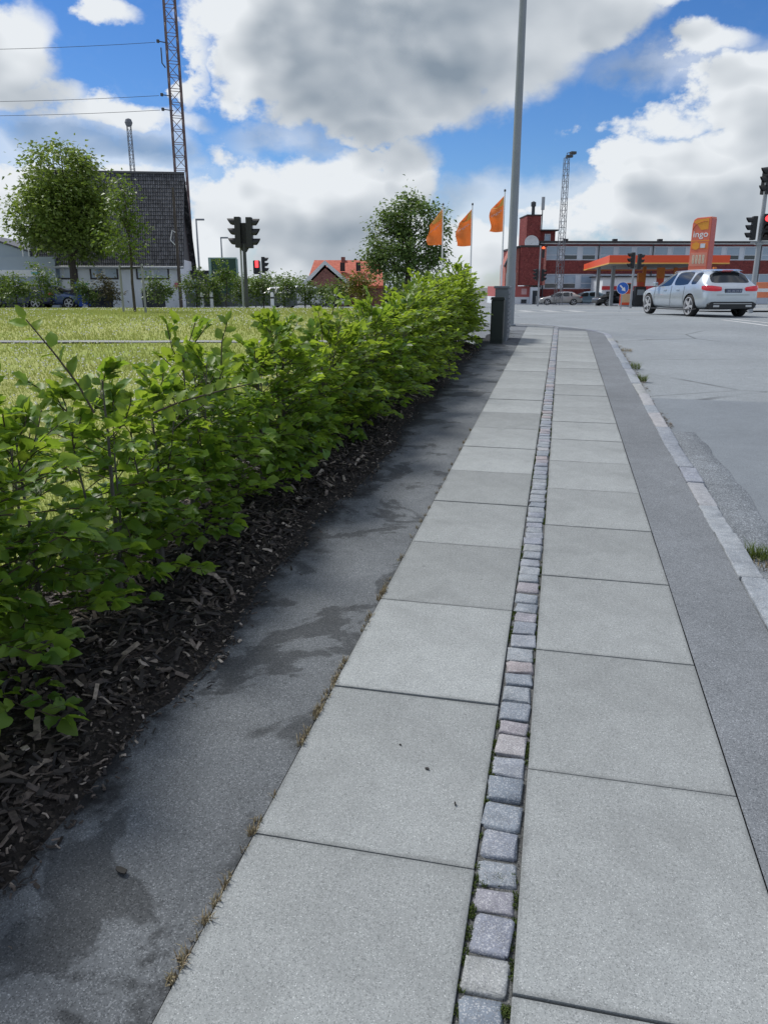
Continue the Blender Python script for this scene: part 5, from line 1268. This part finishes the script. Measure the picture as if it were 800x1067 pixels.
# ---- house with the big dark roof
Yh = 56.; rz = R(7); b0 = gp(190, Yh); s = FPX / (Yh * math.cos(PITCH))
ho = empty('dark_roofed_house', b0, rz, 'pale house with a huge dark tiled roof behind the large tree', 'house')
Lh = 190 / s * .97; Lh = (190 - 55) / s * 1.02; dep = 7.4; ze = at(190, 269, Yh).z - b0.z; zr = at(186, 181, Yh + 3.6).z - b0.z
MB().box((-Lh, 0, -.4), (0, dep, ze)).build('wall', M_wall, ho)
MB().prism([(0, ze), (dep, ze), (dep / 2, zr - .3)], -.25, -.05, axis='x').build('gable', M_roofd, ho)
# roof: two tiled slopes
M_tile = aggregate('roof_tile', (.040, .041, .047), (.10, .10, .11), (.02, .02, .022), scale=6, blot=.35, bump=.3, rough=.7, big=.9)
t_ = M_tile.node_tree; 
M_tile_r = mat('roof_tile_rows', (.105, .108, .12), .62, .35, 3., rnd=.4)
ov = .55; oy = .4; sl_len = math.hypot(dep / 2 + oy, (zr - ze) * (dep / 2 + oy) / (dep / 2)); slope = math.atan2(zr - ze, dep / 2)
zeo = ze - oy * math.tan(slope)
for nm, sgn in (('roof_slope', 1), ('roof_slope', -1)):
    M = (Matrix.Translation((0, -oy, zeo)) if sgn > 0 else Matrix.Translation((0, dep + oy, zeo)) @ Matrix.Scale(-1, 4, (0, 1, 0))) @ Matrix.Rotation(slope, 4, 'X')
    sl_o = MB().box((-Lh - .6, 0, -.06), (ov * .6, sl_len, .04), M).build(nm, M_tile, ho)
    if sgn > 0:
        mb = MB(); nr_ = 24; nc = 84; rg = random.Random(1); W_ = (Lh + .6 + ov * .6) / nc
        for j in range(nr_):
            for i in range(nc):
                x0 = -Lh - .6 + i * W_; y0 = sl_len * j / nr_; y1 = sl_len * (j + 1.12) / nr_ if j < nr_ - 1 else sl_len
                A_ = [M @ Vector(v) for v in ((x0 + .02, y0, .09), (x0 + W_ * .5, y0, .125), (x0 + W_ - .02, y0, .09), (x0 + W_ - .02, y1, .045), (x0 + W_ * .5, y1, .085), (x0 + .02, y1, .045), (x0 + .02, y0, .045), (x0 + W_ - .02, y0, .045))]
                mb.add(A_, [(0, 1, 4, 5), (1, 2, 3, 4), (6, 7, 2, 1, 0)])
        o = mb.build('roof_tiles', M_tile_r, sl_o, fix=False); o['kind'] = 'stuff'
MB().box((-Lh - .6, dep / 2 - .15, zr - .02), (ov * .6, dep / 2 + .15, zr + .14)).build('ridge', mat('ridge', (.09, .09, .1), .7), ho, bevel=.03)
MB().tube([(-Lh - .6, -oy - .08, zeo + .02), (ov * .6, -oy - .08, zeo + .02)], .09, 8).build('gutter', mat('gutter_pale', (.4, .42, .44), .5), ho)
MB().box((-Lh, -.02 , ze - .50), (0.02, -.001, ze - .36)).build('fascia', M_frame, ho)
xh = lambda px: (px - 190) / s * 1.0
wz = lambda py: at(120, py, Yh).z - b0.z
for (a, c, n_) in ((146, 179, 2), (60, 88, 2), (100, 128, 2)):
    x0, x1 = xh(a), xh(c); h = wz(271.5) - wz(291); w_ = x1 - x0; pw = w_ / n_
    window(ho, Matrix.Translation((x0, -.004, wz(291))), w_, h, [(k * pw + .09, (k + 1) * pw - .09, .09, h - .09, M_pane) for k in range(n_)], fm=M_roofd, frame=.1)
for (a, c) in ((150, 173), (95, 120), (64, 84)):
    MB().box((xh(a), -.05, -.1), (xh(c), -.004, wz(302))).build('shop_opening', M_pane_d, ho); 
o = MB().box((xh(72), -.16, wz(300.5)), (xh(100), -.055, wz(291.5))).build('sign_board', M_white, ho); MB().box((xh(80), -.165, wz(297.2)), (xh(92), -.161, wz(295.8))).build('sign_stroke', mat('sign_green', (.12, .33, .14), .6), o); MB().box((xh(93), -.165, wz(297)), (xh(97), -.161, wz(294.5))).build('sign_stroke', mat('sign_green', (.12, .33, .14), .6), o)
MB().tube([(xh(190) - .1, -.25, -.2), (xh(190) - .1, -.25, ze)], .06, 8).build('downpipe', M_dkmetal, ho); MB().box((xh(184), -.2, wz(299)), (xh(187.5), -.05, wz(294.5))).build('red_box', mat('magenta', (.6, .05, .2), .5), ho)
# pole in front of the gable corner
q = gp(189, 53); r = empty('utility_pole', q, 0, 'slim brown wooden pole at the corner of the dark roofed house', 'pole'); MB().tube([(0, 0, -.2), (0, 0, at(187, 195, 53).z - q.z)], [.11, .08], 10).build('pole', mat('pole_wood', (.075, .06, .05), .8), r, smooth=True)
MB().tube([(-.1, -.1, at(187, 255, 53).z - q.z), (-.35, -.2, at(187, 250, 53).z - q.z), (-.2, -.2, at(187, 240, 53).z - q.z), (-.02, -.1, at(187, 242, 53).z - q.z)], .03, 6).build('cable_loop', M_white, r)
# ---- grey hall at far left
q = gp(0, 54); ha = empty('grey_hall', q, rz, 'grey blue hall with a low gable at the far left edge', 'building'); hz = lambda py: at(20, py, 54).z - q.z; sh = FPX / (54 * .96)
MB().box((-14, 0, -.4), (60 / sh, 12, hz(267))).build('wall', M_wallg, ha); MB().prism([(-14, hz(267)), (34 / sh, hz(267)), (34 / sh, hz(262)), (-1, hz(244)), (-6, hz(236)), (-14, hz(250))], .3, 12).build('gable', M_wallg, ha)
V_ = [(34.8 / sh, hz(261.5)), (-1, hz(243.4)), (-6, hz(235.4)), (-14.3, hz(249.5)), (-14.3, hz(248.2)), (-6, hz(234)), (-1, hz(242)), (34.8 / sh, hz(260.2))]
MB().prism(V_, .1, 12.2).build('roof', mat('hall_roof', (.10, .10, .11), .6), ha); MB().box((-14, -.1, hz(288)), (50 / sh, -.003, hz(281))).build('sign_band', M_white, ha); MB().box((36 / sh, -.11, hz(286)), (44 / sh, -.101, hz(283))).build('sign_mark', mat('sign_teal', (.15, .45, .5), .5), ha); MB().box((0 / sh, -.05, -.1), (52 / sh, -.004, hz(300))).build('shop_opening', M_pane_d, ha)
for k, px in enumerate((31, 37, 43)): MB().tube([(px / sh, -.3, hz(267)), (px / sh, -.3, hz(258))], .04, 6).build('railing_post', M_white, ha)
MB().tube([(30 / sh, -.3, hz(258)), (46 / sh, -.3, hz(260))], .04, 6).build('railing', M_white, ha)
# ---- dark low building and fence between house and signals
q = gp(190, 62); r = empty('dark_shed', q, 0, 'low dark grey building right of the dark roofed house', 'building'); ss = FPX / (62 * .96); hz2 = at(205, 283, 62).z - q.z
MB().box((0, 0, -.3), (45 / ss, 6, hz2)).build('wall', mat('shed_dark', (.055, .06, .08), .7), r); MB().box((-.1, -.15, hz2), (45 / ss + .1, 6.1, hz2 + .1)).build('roof', M_roofd, r); MB().box((8 / ss, -.05, .0), (16 / ss, -.002, 2.0)).build('door', M_wallg, r)
M_fence = mat('fence_grey', (.16, .18, .19), .7, .15)
fx0 = gp(195, 46.5); fx1 = gp(310, 48.5); dv = fx1 - fx0; Lf = Vector((dv.x, dv.y)).length
r = empty('fence', fx0, math.atan2(dv.y, dv.x), 'low grey board fence behind the far lawn shrubs', 'fence')
nb_ = int(Lf / .5)
for k in range(nb_):
    x = k * Lf / nb_; MB().box((x + .01, -.015, .05), (x + Lf / nb_ - .01, .015, .78 + .01 * (k % 2))).build('board', M_fence, r)
for k in range(0, nb_ + 1, 4): x = k * Lf / nb_; MB().box((x - .04, .018, -.1), (x + .04, .09, .85)).build('post', M_fence, r)
# ---- red roofed brick house
Yr = 64.; b0 = gp(338, Yr); s = FPX / (Yr * math.cos(PITCH)); rh_ = empty('red_roofed_house', b0, R(2), 'brick house with bright red tiled roof and white gable boards', 'house')
xr = lambda px: (px - 338) / s; zr_ = lambda py: at(345, py, Yr).z - b0.z
def roof_mat():
    m = bpy.data.materials.new('red_tiles'); m.use_nodes = True; k = NT(m.node_tree); p = k.n['Principled BSDF']; v = k.node('ShaderNodeTexCoord').outputs['Object']
    n_ = k.noise(v, 3., 5, .6); c = k.mix(k.smooth(n_, .35, .7), (.42, .085, .045), (.52, .13, .075)); k.l.new(c, p.inputs['Base Color']); p.inputs['Roughness'].default_value = .75
    wv = k.node('ShaderNodeTexWave'); k.put(wv.inputs['Vector'], v); wv.inputs['Scale'].default_value = 4.; b_ = k.node('ShaderNodeBump'); b_.inputs['Strength'].default_value = .5; b_.inputs['Distance'].default_value = .05; k.put(b_.inputs['Height'], wv.outputs['Fac']); k.l.new(b_.outputs[0], p.inputs['Normal']); return m
M_rt = roof_mat()
eave, ridge = zr_(296), zr_(268.5); xl, xrr = xr(318), xr(400); dp = 8.
MB().box((xl + .4, 1.2, -.3), (xrr, 1.2 + dp, eave)).build('wall', M_brick_h, rh_)
yr_ = 1.2 + dp / 2
MB().add([(xl, .8, eave - .1), (xrr, .8, eave - .1), (xrr, yr_, ridge), (xl + .55, yr_, ridge), (xl, .8, eave - .3), (xrr, .8, eave - .3), (xrr, yr_, ridge - .2), (xl + .55, yr_, ridge - .2)], [(0, 1, 2, 3), (4, 7, 6, 5), (0, 4, 5, 1), (3, 2, 6, 7), (0, 3, 7, 4), (1, 5, 6, 2)]).build('roof_slope', M_rt, rh_)
MB().add([(xl, 1.6 + dp, eave - .1), (xrr, 1.6 + dp, eave - .1), (xrr, yr_ + .002, ridge - .002), (xl + .55, yr_ + .002, ridge - .002), (xl, 1.6 + dp, eave - .3), (xrr, 1.6 + dp, eave - .3), (xrr, yr_ + .002, ridge - .2), (xl + .55, yr_ + .002, ridge - .2)], [(0, 1, 2, 3), (4, 7, 6, 5), (0, 4, 5, 1), (3, 2, 6, 7), (0, 3, 7, 4), (1, 5, 6, 2)]).build('roof_slope', M_rt, rh_)
MB().box((xr(355), yr_ - .3, ridge - .2), (xr(359.5), yr_ + .3, zr_(265))).build('chimney', M_brick_h, rh_)
for px in (357, 374): MB().box((xr(px) - .2, 2.6, eave + 1.05), (xr(px) + .2, 3.1, eave + 1.75)).build('roof_light', M_roofd, rh_)
# front gable wing
ga, gl, gr_ = xr(340), xr(319.5), xr(363); gz, ge = zr_(276), zr_(296)
MB().prism([(gl + .35, -.3), (gr_ - .35, -.3), (gr_ - .35, ge + .1), (ga, gz - .25), (gl + .35, ge + .1)], -1.2, 1.3).build('gable_wall', M_brick_h, rh_)
for a, c in ((gl - .25, ga), (gr_ + .35, ga)):
    e0 = (a, ge - .35); t0 = (c, gz); d = Vector((t0[0] - e0[0], t0[1] - e0[1])).normalized(); nv_ = Vector((-d.y, d.x)) * (.17 if a < c else -.17)
    MB().prism([e0, t0, (t0[0], t0[1] + .32), (e0[0] + nv_.x, e0[1] + .32)], -1.5, -1.25).build('barge_board', M_white, rh_)
    MB().prism([(e0[0], e0[1] + .1), (t0[0], t0[1] + .1), (t0[0], t0[1] + .30), (e0[0], e0[1] + .30)], -1.248, 4.0 if a < c else 4.0).build('wing_roof', M_rt, rh_)
zz = zr_(316); window(rh_, Matrix.Translation((xr(322), -1.202, zr_(315))), xr(331) - xr(322), zr_(301) - zr_(315), [(.1, xr(331) - xr(322) - .1, .1, zr_(301) - zr_(315) - .1, M_pane_d)])
MB().box((xr(335), -2.4, zr_(302)), (xr(345), -1.21, zr_(299.5))).build('porch_roof', M_white, rh_)
for px in (335.5, 344): MB().box((xr(px), -2.35, -.2), (xr(px) + .2, -2.15, zr_(302) - .002)).build('porch_post', M_white, rh_)
MB().box((xr(338.5), -1.25, -.2), (xr(342.5), -1.202, zr_(304))).build('door', M_pane_d, rh_)
window(rh_, Matrix.Translation((xr(350), -1.202, zr_(315))), xr(359) - xr(350), zr_(303) - zr_(315), [(.1, xr(359) - xr(350) - .1, .1, zr_(303) - zr_(315) - .1, M_pane_d)])
# white gate post and small fence bits by the signals
for px, lab in ((211, 'left white bollard before the low grey fence'), (221, 'right white bollard before the low grey fence'), (284, 'white bollard at the foot of the red pedestrian light')):
    q = gp(px, 45.5); r = empty('bollard', q, 0, lab, 'bollard', 'white bollards beyond the lawn'); MB().tube([(0, 0, -.1), (0, 0, .75), (0, 0, .85)], [.10, .10, .06], 12).build('shaft', M_white, r, smooth=True); MB().tube([(0, 0, .5), (0, 0, .6)], .104, 12).build('band', M_dkmetal, r)

# ================================================================== road markings
M_mark = aggregate('road_marking', (.55, .56, .56), (.62, .63, .63), (.36, .37, .38), scale=60, blot=.22, bump=.4)
def marking(name, a, c, width, label):
    a = Vector(a); c = Vector(c); d = (c - a).normalized(); n_ = Vector((-d.y, d.x)) * width / 2; N_ = max(2, int((c - a).length / 2)); V = []; F = []
    for i in range(N_ + 1):
        p = a.lerp(c, i / N_)
        for q in (p - n_, p + n_): V.append((q.x, q.y, zg(q.y) - .07 + .006))
    for i in range(N_): F.append((2 * i, 2 * i + 1, 2 * i + 3, 2 * i + 2))
    o = MB().add(V, F).build(name, M_mark, road, fix=True)
    if o.data.polygons[0].normal.z < 0: o.data.flip_normals()
    return o
def gpx(px, py):
    d = ray(px, py); t = 5.
    while CAM_H + d.z * t > zg(d.y * t) - .07 and t < 300: t += .01
    return (d.x * t, d.y * t)
marking('lane_line', gpx(752, 333.2), gpx(830, 344), .12, '')
marking('lane_line', gpx(760, 332.2), gpx(830, 340.5), .12, '')
marking('stop_line', (3.5, 31.0), (11.2, 31.5), .35, '')
marking('lane_line', (2.0, 42.5), (16, 43.5), .5, '')
for k in range(7): marking('crossing_bar', (2.0 + 1.1 * k, 34.5), (2.0 + 1.1 * k, 37.5), .5, '')
